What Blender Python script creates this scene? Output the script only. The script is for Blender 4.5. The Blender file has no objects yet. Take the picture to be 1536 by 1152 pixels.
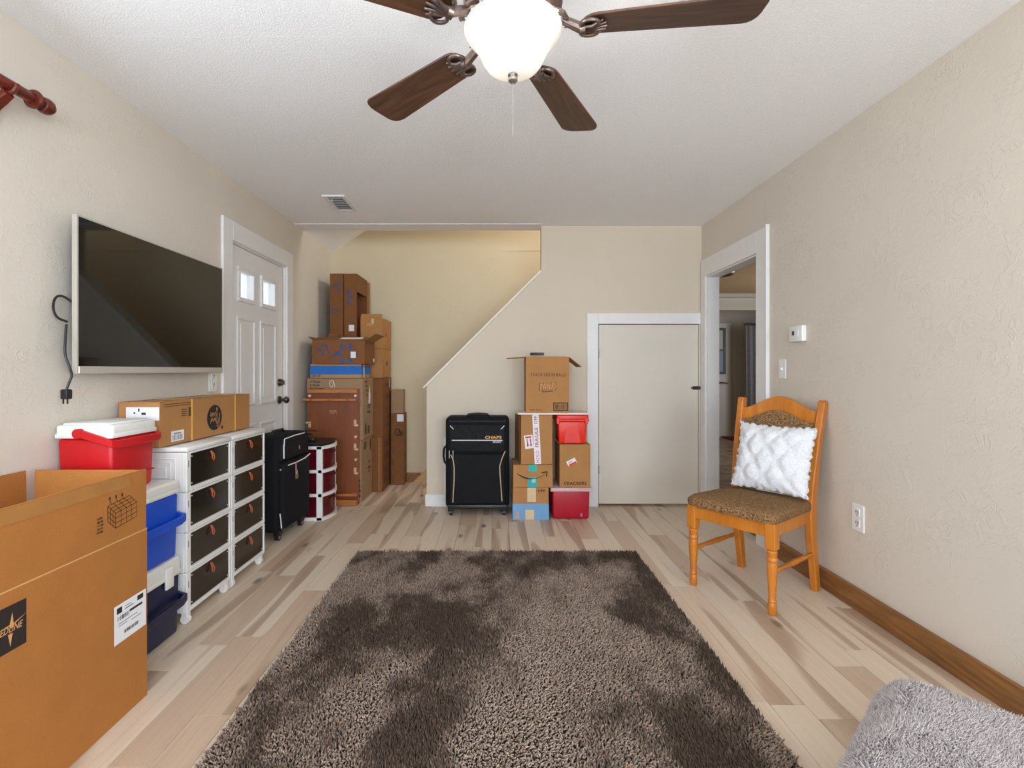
import bpy, bmesh, math, random
import numpy as np
from mathutils import Vector, Matrix
random.seed(7); np.random.seed(7)
R = math.radians
SC = bpy.context.scene
COL = SC.collection

# ------------------------------------------------------------------ camera, world, lights, exposure
CAM_H = 1.18
cd = bpy.data.cameras.new('camera'); cam = bpy.data.objects.new('camera', cd); COL.objects.link(cam)
cam.location = (0, 0, CAM_H); cam.rotation_euler = (R(90), 0, 0)
cd.sensor_width = 36.0; cd.lens = 36.0 * 770 / 1536
cd.shift_x = (768 - 745) / 1536; cd.shift_y = -(576 - 556) / 1536
cd.clip_start = 0.05
SC.camera = cam

world = bpy.data.worlds.new('sky'); SC.world = world; world.use_nodes = True
bg = world.node_tree.nodes['Background']
bg.inputs[0].default_value = (0.80, 0.90, 1.0, 1); bg.inputs[1].default_value = 1.15

def area(name, loc, rot, sx, sy, power, col=(1, 1, 1)):
    l = bpy.data.lights.new(name, 'AREA'); l.shape = 'RECTANGLE'; l.size = sx; l.size_y = sy
    l.energy = power; l.color = col
    o = bpy.data.objects.new(name, l); COL.objects.link(o); o.location = loc; o.rotation_euler = rot
    return o
DAY = (0.845, 0.98, 1.14)
# side window daylight; the other lamps are added fill without a seen source
area('fill_rear_a', (-0.75, -2.96, 1.45), (R(107), 0, 0), 1.2, 1.3, 66, DAY)  # fill added behind the camera, set at an added window
area('fill_rear_b', (0.85, -2.96, 1.45), (R(107), 0, 0), 1.2, 1.3, 66, DAY)  # second added fill, paired with the other rear lamp
area('daylight_side_window', (-1.70, 0.75, 1.50), (R(90), 0, R(-90)), 1.15, 1.15, 20, DAY)
area('fill_right_wall', (1.745, -1.40, 1.48), (R(98), 0, R(90-34)), 1.1, 1.1, 52, DAY)  # added to brighten the left wall, door and cabinets
area('fill_upstairs', (1.45, 5.0, 3.55), (0, R(58), 0), 0.7, 0.7, 20, (0.97, 0.98, 1.0))  # added fill for the stairwell; no window is built here
area('fill_far_room', (5.2, 6.5, 1.6), (R(90), 0, R(90)), 1.2, 1.2, 26, (0.97, 0.98, 1.0))  # added to brighten the next room; no window is built here

vs = SC.view_settings
vs.view_transform = 'Standard'; vs.look = 'None'; vs.gamma = 1.0; vs.use_curve_mapping = False
vs.exposure = 0.37
try:
    SC.cycles.max_bounces = 10; SC.cycles.diffuse_bounces = 8; SC.cycles.glossy_bounces = 4
    SC.cycles.transparent_max_bounces = 12
    SC.cycles.use_denoising = True
    SC.cycles.sample_clamp_indirect = 6.0
    SC.cycles.caustics_reflective = False; SC.cycles.caustics_refractive = False
except Exception:
    pass

# ------------------------------------------------------------------ mesh helpers
class G:
    """collects shapes that become ONE mesh object"""
    def __init__(s): s.bm = bmesh.new()
    def _merge(s, b, M=None):
        if M is not None: bmesh.ops.transform(b, matrix=M, verts=b.verts)
        me = bpy.data.meshes.new('tmp'); b.to_mesh(me); b.free()
        s.bm.from_mesh(me); bpy.data.meshes.remove(me)
        return s
    def box(s, x0, x1, y0, y1, z0, z1, bev=0, seg=2, M=None, taper=None):
        b = bmesh.new()
        c = Vector(((x0+x1)/2, (y0+y1)/2, (z0+z1)/2))
        bmesh.ops.create_cube(b, size=1)
        for v in b.verts:
            lo = v.co.z < 0
            v.co = Vector((v.co.x*(x1-x0), v.co.y*(y1-y0), v.co.z*(z1-z0)))
            if taper and lo: v.co.x *= taper; v.co.y *= taper
            v.co += c
        if bev: bmesh.ops.bevel(b, geom=list(b.edges), offset=bev, segments=seg, profile=0.5, affect='EDGES')
        return s._merge(b, M)
    def cyl(s, p0, p1, r0, r1=None, n=16, caps=True):
        p0 = Vector(p0); p1 = Vector(p1); r1 = r0 if r1 is None else r1
        d = p1 - p0
        b = bmesh.new()
        bmesh.ops.create_cone(b, cap_ends=caps, segments=n, radius1=r0, radius2=r1, depth=d.length)
        M = Matrix.Translation((p0+p1)/2) @ d.to_track_quat('Z', 'Y').to_matrix().to_4x4()
        return s._merge(b, M)
    def sph(s, c, r, sc=(1, 1, 1), u=16, v=10):
        b = bmesh.new(); bmesh.ops.create_uvsphere(b, u_segments=u, v_segments=v, radius=r)
        return s._merge(b, Matrix.Translation(c) @ Matrix.Diagonal((*sc, 1)))
    def lathe(s, prof, n=24, M=None, c=(0, 0, 0)):
        b = bmesh.new(); rings = []
        for r, z in prof:
            if r < 1e-6: rings.append([b.verts.new((0, 0, z))])
            else: rings.append([b.verts.new((r*math.cos(2*math.pi*i/n), r*math.sin(2*math.pi*i/n), z)) for i in range(n)])
        for a, c2 in zip(rings[:-1], rings[1:]):
            for i in range(n):
                j = (i+1) % n
                if len(a) == 1 and len(c2) == 1: continue
                if len(a) == 1: b.faces.new((a[0], c2[j], c2[i]))
                elif len(c2) == 1: b.faces.new((a[i], a[j], c2[0]))
                else: b.faces.new((a[i], a[j], c2[j], c2[i]))
        bmesh.ops.recalc_face_normals(b, faces=b.faces)
        return s._merge(b, (M or Matrix()) if M is not None else Matrix.Translation(c))
    def tube(s, pts, r, n=8, closed=False, caps=True):
        pts = [Vector(p) for p in pts]; rs = r if isinstance(r, (list, tuple)) else [r]*len(pts)
        b = bmesh.new(); rings = []; m = len(pts); up = None
        for i, p in enumerate(pts):
            if closed: d = pts[(i+1) % m] - pts[i-1]
            else: d = pts[min(i+1, m-1)] - pts[max(i-1, 0)]
            d.normalize()
            if up is None:
                up = Vector((0, 0, 1)) if abs(d.z) < 0.9 else Vector((1, 0, 0))
            a = d.cross(up).normalized(); up = a.cross(d).normalized()
            rings.append([b.verts.new(p + rs[i]*(math.cos(2*math.pi*k/n)*a + math.sin(2*math.pi*k/n)*up)) for k in range(n)])
        R_ = list(zip(rings[:-1], rings[1:])) + ([(rings[-1], rings[0])] if closed else [])
        for a, c in R_:
            for k in range(n):
                b.faces.new((a[k], a[(k+1) % n], c[(k+1) % n], c[k]))
        if not closed and caps:
            b.faces.new(rings[0][::-1]); b.faces.new(rings[-1])
        bmesh.ops.recalc_face_normals(b, faces=b.faces)
        return s._merge(b)
    def sweep(s, pts, w, d, side=(1, 0, 0), bev=0):
        """rectangular bar: width w along `side`, depth d across the path; w, d may be lists"""
        pts = [Vector(p) for p in pts]; m = len(pts); S = Vector(side).normalized()
        ws = w if isinstance(w, (list, tuple)) else [w]*m; ds = d if isinstance(d, (list, tuple)) else [d]*m
        b = bmesh.new(); rings = []
        for i, p in enumerate(pts):
            t = (pts[min(i+1, m-1)] - pts[max(i-1, 0)]).normalized(); nrm = S.cross(t).normalized()
            W = ws[i]/2; D = ds[i]/2; k = min(W, D)*0.3
            prof = [(-W+k, -D), (W-k, -D), (W, -D+k), (W, D-k), (W-k, D), (-W+k, D), (-W, D-k), (-W, -D+k)]
            rings.append([b.verts.new(p + S*x + nrm*y) for x, y in prof])
        for a, c in zip(rings[:-1], rings[1:]):
            for k in range(8): b.faces.new((a[k], a[(k+1) % 8], c[(k+1) % 8], c[k]))
        b.faces.new(rings[0][::-1]); b.faces.new(rings[-1])
        bmesh.ops.recalc_face_normals(b, faces=b.faces)
        return s._merge(b)
    def prism(s, loop, t, M=None, bev=0, seg=1):
        """closed 2-D loop extruded by t along +z, then placed by M"""
        b = bmesh.new()
        f = b.faces.new([b.verts.new((x, y, 0)) for x, y in loop])
        r = bmesh.ops.extrude_face_region(b, geom=[f])
        bmesh.ops.translate(b, vec=(0, 0, t), verts=[e for e in r['geom'] if isinstance(e, bmesh.types.BMVert)])
        bmesh.ops.recalc_face_normals(b, faces=b.faces)
        if bev:
            ed = [e for e in b.edges if abs(e.verts[0].co.z - e.verts[1].co.z) < 1e-6]
            bmesh.ops.bevel(b, geom=ed, offset=bev, segments=seg, affect='EDGES')
        return s._merge(b, M)
    def grid(s, fn, nu, nv, closed_u=False):
        """surface fn(u, v) in [0,1]"""
        b = bmesh.new(); V = [[b.verts.new(fn(i/nu, j/nv)) for j in range(nv+1)] for i in range(nu + (0 if closed_u else 1))]
        for i in range(nu):
            for j in range(nv):
                a = V[i]; c = V[(i+1) % len(V)]
                b.faces.new((a[j], c[j], c[j+1], a[j+1]))
        return s._merge(b)
    def flat(s, loops, M):
        b = bmesh.new()
        for lp in loops:
            try: b.faces.new([b.verts.new((p[0], p[1], 0)) for p in lp])
            except ValueError: pass
        return s._merge(b, M)
    def mesh(s, name, smooth=True, ang=35):
        me = bpy.data.meshes.new(name); s.bm.to_mesh(me); s.bm.free()
        if smooth:
            me.shade_smooth(); me.set_sharp_from_angle(angle=R(ang))
        return me

def link(name, me, m, parent=None, loc=None, rotz=None):
    o = bpy.data.objects.new(name, me); COL.objects.link(o)
    if m is not None:
        me.materials.clear(); me.materials.append(m)
    if parent is not None: o.parent = parent
    if loc is not None: o.location = loc
    if rotz is not None: o.rotation_euler = (0, 0, rotz)
    return o

def spline(pts, k=5):
    P = [Vector(p) for p in pts]; P = [P[0]*2-P[1]] + P + [P[-1]*2-P[-2]]; out = []
    for i in range(1, len(P)-2):
        a, b, c, d = P[i-1:i+3]
        for j in range(k):
            t = j/k; out.append(0.5*((2*b) + (c-a)*t + (2*a-5*b+4*c-d)*t*t + (3*b-a-3*c+d)*t**3))
    return out + [P[-2]]

class Thing:
    """an Empty at the base of a thing; parts are written in world coordinates (rotz=0) or local ones (local=True)"""
    def __init__(s, name, label, cat, loc, rotz=0, group=None, local=False):
        s.o = bpy.data.objects.new(name, None); COL.objects.link(s.o)
        s.o.empty_display_size = 0.05
        s.o.location = loc; s.o.rotation_euler = (0, 0, rotz)
        s.o['label'] = label; s.o['category'] = cat
        if group: s.o['group'] = group
        s.off = Vector((0, 0, 0)) if local else -Vector(loc)
    def part(s, name, g, m, parent=None, smooth=True, ang=35, label=None):
        me = g.mesh(name, smooth, ang)
        me.transform(Matrix.Translation(s.off))
        o = link(name, me, m, parent or s.o)
        if label: o['label'] = label
        return o

def struct(name, g, m, label, cat, parent=None, smooth=False):
    o = link(name, g.mesh(name, smooth), m, parent)
    if parent is None:
        o['kind'] = 'structure'; o['label'] = label; o['category'] = cat
    return o

def single(name, g, m, label, cat, group=None, smooth=True, ang=35):
    """a thing that is one mesh: origin moved to its base"""
    me = g.mesh(name, smooth, ang)
    co = np.empty(len(me.vertices)*3, dtype=np.float32); me.vertices.foreach_get('co', co); co = co.reshape(-1, 3)
    base = Vector(((co[:, 0].min()+co[:, 0].max())/2, (co[:, 1].min()+co[:, 1].max())/2, co[:, 2].min()))
    me.transform(Matrix.Translation(-base))
    o = link(name, me, m, None, base)
    o['label'] = label; o['category'] = cat
    if group: o['group'] = group
    return o

def copy_tree(o, parent=None):
    c = o.copy(); COL.objects.link(c); c.parent = parent
    for ch in [q for q in bpy.data.objects if q.parent == o]: copy_tree(ch, c)
    return c

def frame(origin, face, rot=0.0):
    """matrix that maps the flat (u, v) plane onto a face: '-y', '+x', '-x', '+z'"""
    u, n = {'-y': ((1, 0, 0), (0, -1, 0)), '+x': ((0, 1, 0), (1, 0, 0)), '-x': ((0, -1, 0), (-1, 0, 0)), '+z': ((1, 0, 0), (0, 0, 1))}[face]
    u = Vector(u); n = Vector(n); v = n.cross(u)
    M = Matrix((u, v, n)).transposed().to_4x4()
    M.translation = Vector(origin)
    return M @ Matrix.Rotation(rot, 4, 'Z')

def text_mesh(s, w, h, bold=0.0, shear=0.0, space=1.0):
    c = bpy.data.curves.new('txt', 'FONT'); c.body = s; c.offset = bold; c.shear = shear; c.space_character = space
    c.resolution_u = 2; c.fill_mode = 'BOTH'; c.align_x = 'LEFT'
    o = bpy.data.objects.new('txt', c); COL.objects.link(o)
    dg = bpy.context.evaluated_depsgraph_get(); dg.update()
    me = bpy.data.meshes.new_from_object(o.evaluated_get(dg))
    bpy.data.objects.remove(o); bpy.data.curves.remove(c)
    n = len(me.vertices); co = np.empty(n*3, dtype=np.float32); me.vertices.foreach_get('co', co); co = co.reshape(-1, 3)
    mn = co.min(0); mx = co.max(0); sz = np.maximum(mx-mn, 1e-6)
    co[:, 0] = (co[:, 0]-mn[0])/sz[0]*w; co[:, 1] = (co[:, 1]-mn[1])/sz[1]*h; co[:, 2] = 0
    me.vertices.foreach_set('co', co.ravel()); me.update()
    return me

def text(t, s, M, w, h, m, parent=None, name='lettering', **k):
    me = text_mesh(s, w, h, **k); me.transform(M); me.transform(Matrix.Translation(t.off)); me.name = name
    return link(name, me, m, parent or t.o)

def decal(t, name, loops, M, m, parent=None):
    g = G().flat(loops, M)
    return t.part(name, g, m, parent, smooth=False)

def rect(x0, x1, y0, y1): return [(x0, y0), (x1, y0), (x1, y1), (x0, y1)]
def bars(x0, x1, y0, y1, n=18, seed=1):
    rr = random.Random(seed); out = []; x = x0; st = (x1-x0)/n
    for i in range(n):
        out.append(rect(x, x+st*rr.choice((0.3, 0.5, 0.7)), y0, y1)); x += st
    return out
def circ(cx, cy, r, n=24, ry=None): return [(cx+r*math.cos(2*math.pi*i/n), cy+(ry or r)*math.sin(2*math.pi*i/n)) for i in range(n)]
def stroke(pts, w):
    out = []
    for (x0, y0), (x1, y1) in zip(pts[:-1], pts[1:]):
        d = math.hypot(x1-x0, y1-y0) or 1; nx = -(y1-y0)/d*w/2; ny = (x1-x0)/d*w/2
        out.append([(x0+nx, y0+ny), (x0-nx, y0-ny), (x1-nx, y1-ny), (x1+nx, y1+ny)])
    return out

# ------------------------------------------------------------------ materials
def srgb(r, g, b):
    f = lambda c: (c/255/12.92) if c/255 <= 0.04045 else ((c/255+0.055)/1.055)**2.4
    return (f(r), f(g), f(b), 1)

class N:
    def __init__(s, name):
        s.m = bpy.data.materials.new(name); s.m.use_nodes = True; s.t = s.m.node_tree
        s.b = s.t.nodes['Principled BSDF']
    def node(s, typ, **k):
        n = s.t.nodes.new(typ)
        for a, v in k.items():
            if a.startswith('_'): setattr(n, a[1:], v)
        return n
    def l(s, a, b): s.t.links.new(a, b)
    def coord(s, kind='Object', scale=(1, 1, 1), rot=(0, 0, 0)):
        if kind == 'World':
            g = s.node('ShaderNodeNewGeometry'); out = g.outputs['Position']
        else:
            c = s.node('ShaderNodeTexCoord'); out = c.outputs[kind]
        mp = s.node('ShaderNodeMapping'); mp.inputs['Scale'].default_value = scale; mp.inputs['Rotation'].default_value = rot
        s.l(out, mp.inputs['Vector']); return mp.outputs['Vector']
    def noise(s, vec, scale, detail=4, rough=0.55, dist=0.0):
        n = s.node('ShaderNodeTexNoise'); n.inputs['Scale'].default_value = scale; n.inputs['Detail'].default_value = detail
        n.inputs['Roughness'].default_value = rough; n.inputs['Distortion'].default_value = dist
        if vec is not None: s.l(vec, n.inputs['Vector'])
        return n.outputs['Fac']
    def ramp(s, fac, stops):
        r = s.node('ShaderNodeValToRGB'); e = r.color_ramp.elements
        while len(e) < len(stops): e.new(0.5)
        for k, (p, c) in zip(e, stops): k.position = p; k.color = c if len(c) == 4 else (*c, 1)
        s.l(fac, r.inputs['Fac']); return r.outputs['Color']
    def mix(s, fac, a, b, mode='MIX'):
        x = s.node('ShaderNodeMix'); x.data_type = 'RGBA'; x.blend_type = mode
        for sock, v in ((x.inputs[0], fac), (x.inputs[6], a), (x.inputs[7], b)):
            if hasattr(v, 'links'): s.l(v, sock)
            else: sock.default_value = v
        return x.outputs[2]
    def math(s, op, a, b=0.0):
        x = s.node('ShaderNodeMath'); x.operation = op
        for i, v in enumerate((a, b)):
            if hasattr(v, 'links'): s.l(v, x.inputs[i])
            else: x.inputs[i].default_value = v
        return x.outputs[0]
    def col(s, c):
        if hasattr(c, 'links'): s.l(c, s.b.inputs['Base Color'])
        else: s.b.inputs['Base Color'].default_value = c
    def rough(s, v):
        if hasattr(v, 'links'): s.l(v, s.b.inputs['Roughness'])
        else: s.b.inputs['Roughness'].default_value = v
    def bump(s, h, strength=0.3, dist=0.01):
        b = s.node('ShaderNodeBump'); b.inputs['Strength'].default_value = strength; b.inputs['Distance'].default_value = dist
        s.l(h, b.inputs['Height']); s.l(b.outputs[0], s.b.inputs['Normal'])

def dark(c, k): return (c[0]*k, c[1]*k, c[2]*k, 1)

def plain(name, c, rough=0.5, metal=0.0, var=0.06, scale=14, bump=0.0, bscale=120, spec=0.5):
    n = N(name); v = n.coord()
    f = n.noise(v, scale, 3)
    n.col(n.ramp(f, [(0.3, dark(c, 1-var)), (0.7, dark(c, 1+var))]))
    n.rough(rough); n.b.inputs['Metallic'].default_value = metal; n.b.inputs['Specular IOR Level'].default_value = spec
    if bump: n.bump(n.noise(v, bscale, 3), bump, 0.002)
    return n.m

def wall_mat(name, c, strength=0.5, spec=0.3):
    n = N(name); v = n.coord('World')
    big = n.noise(v, 11.0, 4, 0.6, 1.6)
    ridge = n.ramp(big, [(0.50, (0, 0, 0, 1)), (0.53, (1, 1, 1, 1)), (0.56, (0.55, 0.55, 0.55, 1)), (0.72, (0, 0, 0, 1))])
    patch = n.ramp(n.noise(v, 4.0, 3), [(0.46, (0, 0, 0, 1)), (0.60, (1, 1, 1, 1))])
    st = n.noise(n.coord('World', (1, 1, 1), (0.5, 0.3, 0.4)), 45, 4, 0.6, 1.4)
    h = n.mix(0.30, n.mix(1.0, ridge, patch, 'MULTIPLY'), st)
    n.col(n.ramp(n.noise(v, 1.6, 2), [(0.3, dark(c, 0.975)), (0.7, dark(c, 1.02))]))
    n.rough(0.62); n.b.inputs['Specular IOR Level'].default_value = spec
    n.bump(h, strength, 0.008)
    return n.m

def ceil_mat():
    n = N('popcorn ceiling paint'); v = n.coord('World')
    f = n.noise(v, 130, 4, 0.7)
    n.col(n.ramp(f, [(0.35, srgb(240, 240, 240)), (0.65, srgb(248, 248, 248))])); n.rough(0.85)
    n.bump(n.ramp(f, [(0.42, (0, 0, 0, 1)), (0.62, (1, 1, 1, 1))]), 0.38, 0.005)
    return n.m

def plank_mat(name, light, mid, darkc, knots=True, rough=0.38):
    n = N(name)
    info = n.node('ShaderNodeObjectInfo')
    geo = n.node('ShaderNodeNewGeometry')
    comb = n.node('ShaderNodeCombineXYZ')
    n.l(n.math('MULTIPLY', info.outputs['Random'], 37.0), comb.inputs[0]); n.l(n.math('MULTIPLY', info.outputs['Random'], 91.0), comb.inputs[1])
    add = n.node('ShaderNodeVectorMath'); add.operation = 'ADD'; n.l(geo.outputs['Position'], add.inputs[0]); n.l(comb.outputs[0], add.inputs[1])
    def mp(sc):
        m = n.node('ShaderNodeMapping'); m.inputs['Scale'].default_value = sc; n.l(add.outputs[0], m.inputs['Vector']); return m.outputs['Vector']
    streak = n.noise(mp((7.5, 0.6, 1)), 1.0, 1.4, 0.45, 0.3)
    grain = n.noise(mp((90, 3.0, 1)), 1.0, 4, 0.6)
    base = n.ramp(info.outputs['Random'], [(0.0, light), (0.60, dark(light, 0.96)), (0.78, mid), (1.0, dark(mid, 0.92))])
    c = n.mix(n.ramp(streak, [(0.56, (0, 0, 0, 1)), (0.60, (0.75, 0.75, 0.75, 1)), (0.75, (1, 1, 1, 1))]), base, darkc)
    c = n.mix(0.22, c, n.ramp(grain, [(0.3, dark(mid, 0.75)), (0.7, dark(light, 1.05))]))
    if knots:
        vo = n.node('ShaderNodeTexVoronoi'); vo.inputs['Scale'].default_value = 1.0; n.l(mp((5.0, 2.1, 1)), vo.inputs['Vector'])
        k = n.ramp(vo.outputs['Distance'], [(0.0, (1, 1, 1, 1)), (0.06, (0.8, 0.8, 0.8, 1)), (0.13, (0, 0, 0, 1))])
        c = n.mix(n.mix(1.0, k, n.ramp(n.noise(mp((14, 8, 1)), 1.0, 2), [(0.36, (0, 0, 0, 1)), (0.46, (0.85, 0.85, 0.85, 1))]), 'MULTIPLY'), c, dark(darkc, 0.32))
    n.col(c); n.rough(n.ramp(grain, [(0.3, (rough-0.05,)*3), (0.7, (rough+0.08,)*3)]))
    n.b.inputs['Specular IOR Level'].default_value = 0.35
    n.bump(grain, 0.06, 0.002)
    return n.m

def wood(name, a, b, axis='x', scale=1.0, rough=0.4, dist=1.2):
    n = N(name)
    s = {'x': (2.2, 26, 26), 'y': (26, 2.2, 26), 'z': (26, 26, 2.2)}[axis]
    v = n.coord('Object', tuple(k*scale for k in s))
    f = n.noise(v, 1.0, 5, 0.6, dist); f2 = n.noise(v, 5.0, 3, 0.6)
    c = n.ramp(f, [(0.28, a), (0.5, tuple((p+q)/2 for p, q in zip(a, b))), (0.72, b)])
    n.col(n.mix(0.25, c, n.ramp(f2, [(0.3, dark(a, 0.7)), (0.7, b)]))); n.rough(rough); n.bump(f2, 0.08, 0.001)
    return n.m

def cardboard(name, c, rough=0.8):
    n = N(name); v = n.coord('Object')
    f = n.noise(v, 9, 4, 0.6); fb = n.noise(n.coord('Object', (140, 140, 260)), 1.0, 4, 0.75)
    n.col(n.mix(0.3, n.ramp(f, [(0.3, dark(c, 0.93)), (0.7, dark(c, 1.05))]), n.ramp(fb, [(0.3, dark(c, 0.75)), (0.7, dark(c, 1.2))])))
    n.rough(rough); n.b.inputs['Specular IOR Level'].default_value = 0.2
    n.bump(fb, 0.08, 0.001); return n.m

def fabric(name, a, b, scale=220, bump=0.4, rough=0.95, stretch=(1, 1, 1)):
    n = N(name); v = n.coord('Object', stretch); f = n.noise(v, scale, 2, 0.7)
    n.col(n.ramp(f, [(0.38, a), (0.62, b)])); n.rough(rough); n.b.inputs['Specular IOR Level'].default_value = 0.15
    n.bump(f, bump, 0.002); return n.m

def glassy(name, c, alpha, rough=0.1):
    n = N(name); n.col(c); n.rough(rough)
    tr = n.node('ShaderNodeBsdfTransparent'); tr.inputs[0].default_value = (1, 1, 1, 1)
    mx = n.node('ShaderNodeMixShader'); mx.inputs[0].default_value = alpha
    n.l(tr.outputs[0], mx.inputs[1]); n.l(n.b.outputs[0], mx.inputs[2]); n.l(mx.outputs[0], n.t.nodes['Material Output'].inputs['Surface'])
    return n.m

M = {}
M['wall'] = wall_mat('textured cream wall paint', srgb(213, 204, 190), 0.36)
M['wall_back'] = wall_mat('smooth cream wall paint', srgb(209, 196, 176), 0.03)
M['wall_stair'] = wall_mat('yellow cream stairwell paint', srgb(208, 195, 166), 0.2)
M['wall_far'] = wall_mat('pale far room paint', srgb(214, 210, 200), 0.05)
M['ceiling'] = ceil_mat()
M['ceil_far'] = plain('tan far ceiling paint', srgb(196, 168, 128), 0.8)
M['white'] = plain('white trim paint', srgb(226, 224, 222), 0.45, var=0.02)
M['trim_edge'] = plain('white cap paint', srgb(232, 228, 220), 0.5, var=0.03)
M['cream_door'] = plain('cream panel paint', srgb(212, 204, 190), 0.5, var=0.02, scale=3)
M['plank'] = plank_mat('pale maple plank', srgb(222, 204, 182), srgb(198, 172, 147), srgb(160, 131, 107))
M['plank_far'] = plank_mat('grey oak plank', srgb(150, 132, 112), srgb(128, 110, 92), srgb(100, 84, 70), knots=False)
M['underfloor'] = plain('floor underlay', srgb(120, 98, 78), 0.8)
M['baseboard'] = wood('rustic brown board', srgb(92, 58, 26), srgb(168, 116, 62), 'y', 0.5, 0.5, 2.5)
M['pine'] = wood('raw pine', srgb(196, 150, 92), srgb(226, 186, 132), 'x', 0.5, 0.6)
M['oak'] = wood('honey oak', srgb(172, 96, 24), srgb(206, 128, 44), 'z', 0.6, 0.35, 0.8)
M['walnut'] = wood('dark walnut blade', srgb(36, 22, 15), srgb(104, 70, 48), 'x', 0.8, 0.42, 2.0)
M['cherry'] = wood('red brown panel', srgb(112, 54, 20), srgb(136, 72, 30), 'z', 0.4, 0.45)
M['orange_wood'] = wood('orange stained edge', srgb(158, 90, 36), srgb(190, 120, 58), 'x', 0.6, 0.45)
M['mahogany'] = wood('mahogany stain', srgb(54, 16, 10), srgb(120, 42, 28), 'y', 1.0, 0.25)
M['pewter'] = plain('antique pewter', srgb(128, 112, 106), 0.32, 0.85, 0.25, 40)
M['steel'] = plain('brushed steel', srgb(190, 184, 176), 0.3, 1.0, 0.05)
M['brass'] = plain('aged brass', srgb(176, 146, 84), 0.4, 0.8, 0.15, 60)
M['bronze'] = plain('dark bronze metal', srgb(92, 82, 74), 0.3, 0.9, 0.1)
M['black'] = plain('black plastic', (0.008, 0.008, 0.009, 1), 0.4)
M['black_cloth'] = fabric('black luggage cloth', (0.006, 0.006, 0.007, 1), (0.014, 0.014, 0.016, 1), 300, 0.3, 0.75)
M['black_cloth2'] = fabric('black quilted cloth', (0.005, 0.005, 0.006, 1), (0.02, 0.02, 0.022, 1), 160, 0.6, 0.7)
M['screen'] = plain('tv glass', (0.006, 0.006, 0.0055, 1), 0.045, var=0.0, spec=0.5)
M['silver'] = plain('silver bezel', srgb(196, 190, 180), 0.35, 0.4, 0.03)
M['white_plastic'] = plain('white plastic', srgb(230, 229, 226), 0.4, var=0.02)
M['white_shell'] = plain('cooler lid plastic', srgb(226, 226, 220), 0.45, var=0.03, bump=0.1, bscale=200)
M['red_plastic'] = plain('red cooler plastic', srgb(192, 2, 16), 0.42, var=0.08, scale=6)
M['blue_plastic'] = plain('bright blue plastic', srgb(6, 76, 198), 0.42, var=0.06)
M['navy_plastic'] = plain('navy plastic', srgb(16, 24, 62), 0.4, var=0.1)
M['orange_plastic'] = plain('orange red plastic', srgb(222, 38, 6), 0.4, var=0.04)
M['crimson'] = plain('crimson plastic', srgb(164, 4, 34), 0.4, var=0.04)
M['pink_clear'] = glassy('pinkish clear lid', srgb(226, 190, 190), 0.7, 0.25)
M['ruby'] = glassy('ruby translucent plastic', (0.10, 0.003, 0.010, 1), 0.88, 0.12)
M['smoke'] = glassy('smoky brown panel', (0.022, 0.016, 0.011, 1), 0.975, 0.12)
M['glass'] = glassy('window glass', (0.9, 0.95, 1, 1), 0.12, 0.02)
M['leather'] = plain('tan leather loop', srgb(176, 84, 48), 0.6, var=0.15, scale=60)
M['box'] = cardboard('kraft cardboard', srgb(172, 124, 76))
M['box_big'] = cardboard('golden kraft cardboard', srgb(168, 110, 55))
M['box_dark'] = cardboard('brown cardboard', srgb(126, 82, 48))
M['box_grey'] = cardboard('greyish cardboard', srgb(158, 128, 98))
M['box_pale'] = cardboard('pale cardboard', srgb(176, 136, 96))
M['box_blue'] = cardboard('blue printed cardboard', srgb(46, 110, 186))
M['box_sky'] = cardboard('sky blue printed cardboard', srgb(116, 160, 198))
M['box_inside'] = cardboard('inner cardboard', srgb(120, 84, 52))
M['box_edge'] = cardboard('cut cardboard edge', srgb(206, 160, 108))
M['tape'] = plain('clear packing tape', srgb(166, 116, 62), 0.25, var=0.05)
M['tape_pale'] = plain('paper tape', srgb(206, 178, 140), 0.5, var=0.05)
M['tape_teal'] = plain('teal tape', srgb(28, 168, 160), 0.35, var=0.08)
M['strap'] = plain('yellow strap', srgb(226, 172, 76), 0.4, var=0.05)
M['ink'] = plain('black print', srgb(34, 26, 22), 0.7, var=0.0)
M['ink_brown'] = plain('faded brown print', srgb(82, 56, 36), 0.8, var=0.1)
M['ink_blue'] = plain('blue print', srgb(64, 80, 118), 0.8, var=0.1)
M['ink_red'] = plain('red print', srgb(176, 24, 44), 0.7, var=0.0)
M['ink_gold'] = plain('gold print', srgb(222, 158, 62), 0.5, var=0.0)
M['ink_pink'] = plain('pink print', srgb(196, 110, 130), 0.7, var=0.0)
M['ink_tan'] = plain('tan print', srgb(206, 150, 96), 0.7, var=0.0)
M['ink_grey'] = plain('grey print', srgb(120, 116, 118), 0.7, var=0.0)
M['paper'] = plain('white paper', srgb(226, 226, 228), 0.7, var=0.02)
M['seat'] = fabric('brown tweed upholstery', srgb(78, 55, 33), srgb(158, 122, 84), 110, 0.8, 0.95, (1, 4, 1))
M['pillow'] = fabric('white plush', srgb(208, 208, 211), srgb(226, 226, 228), 130, 0.5)
M['curtain'] = fabric('grey shower curtain cloth', srgb(140, 142, 150), srgb(160, 162, 170), 60, 0.2)
M['mat_red'] = fabric('rust doormat', srgb(96, 40, 28), srgb(130, 60, 40), 120, 0.4)
M['grey_pad'] = fabric('grey cushion cloth', srgb(150, 142, 146), srgb(168, 160, 164), 90, 0.3)
M['rug_back'] = fabric('rug backing', srgb(50, 40, 34), srgb(70, 56, 48), 120, 0.3)

# ------------------------------------------------------------------ the room
XL, XR, YB, YS, YR, ZC = -1.735, 1.785, 4.47, 5.45, -3.00, 2.44
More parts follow.
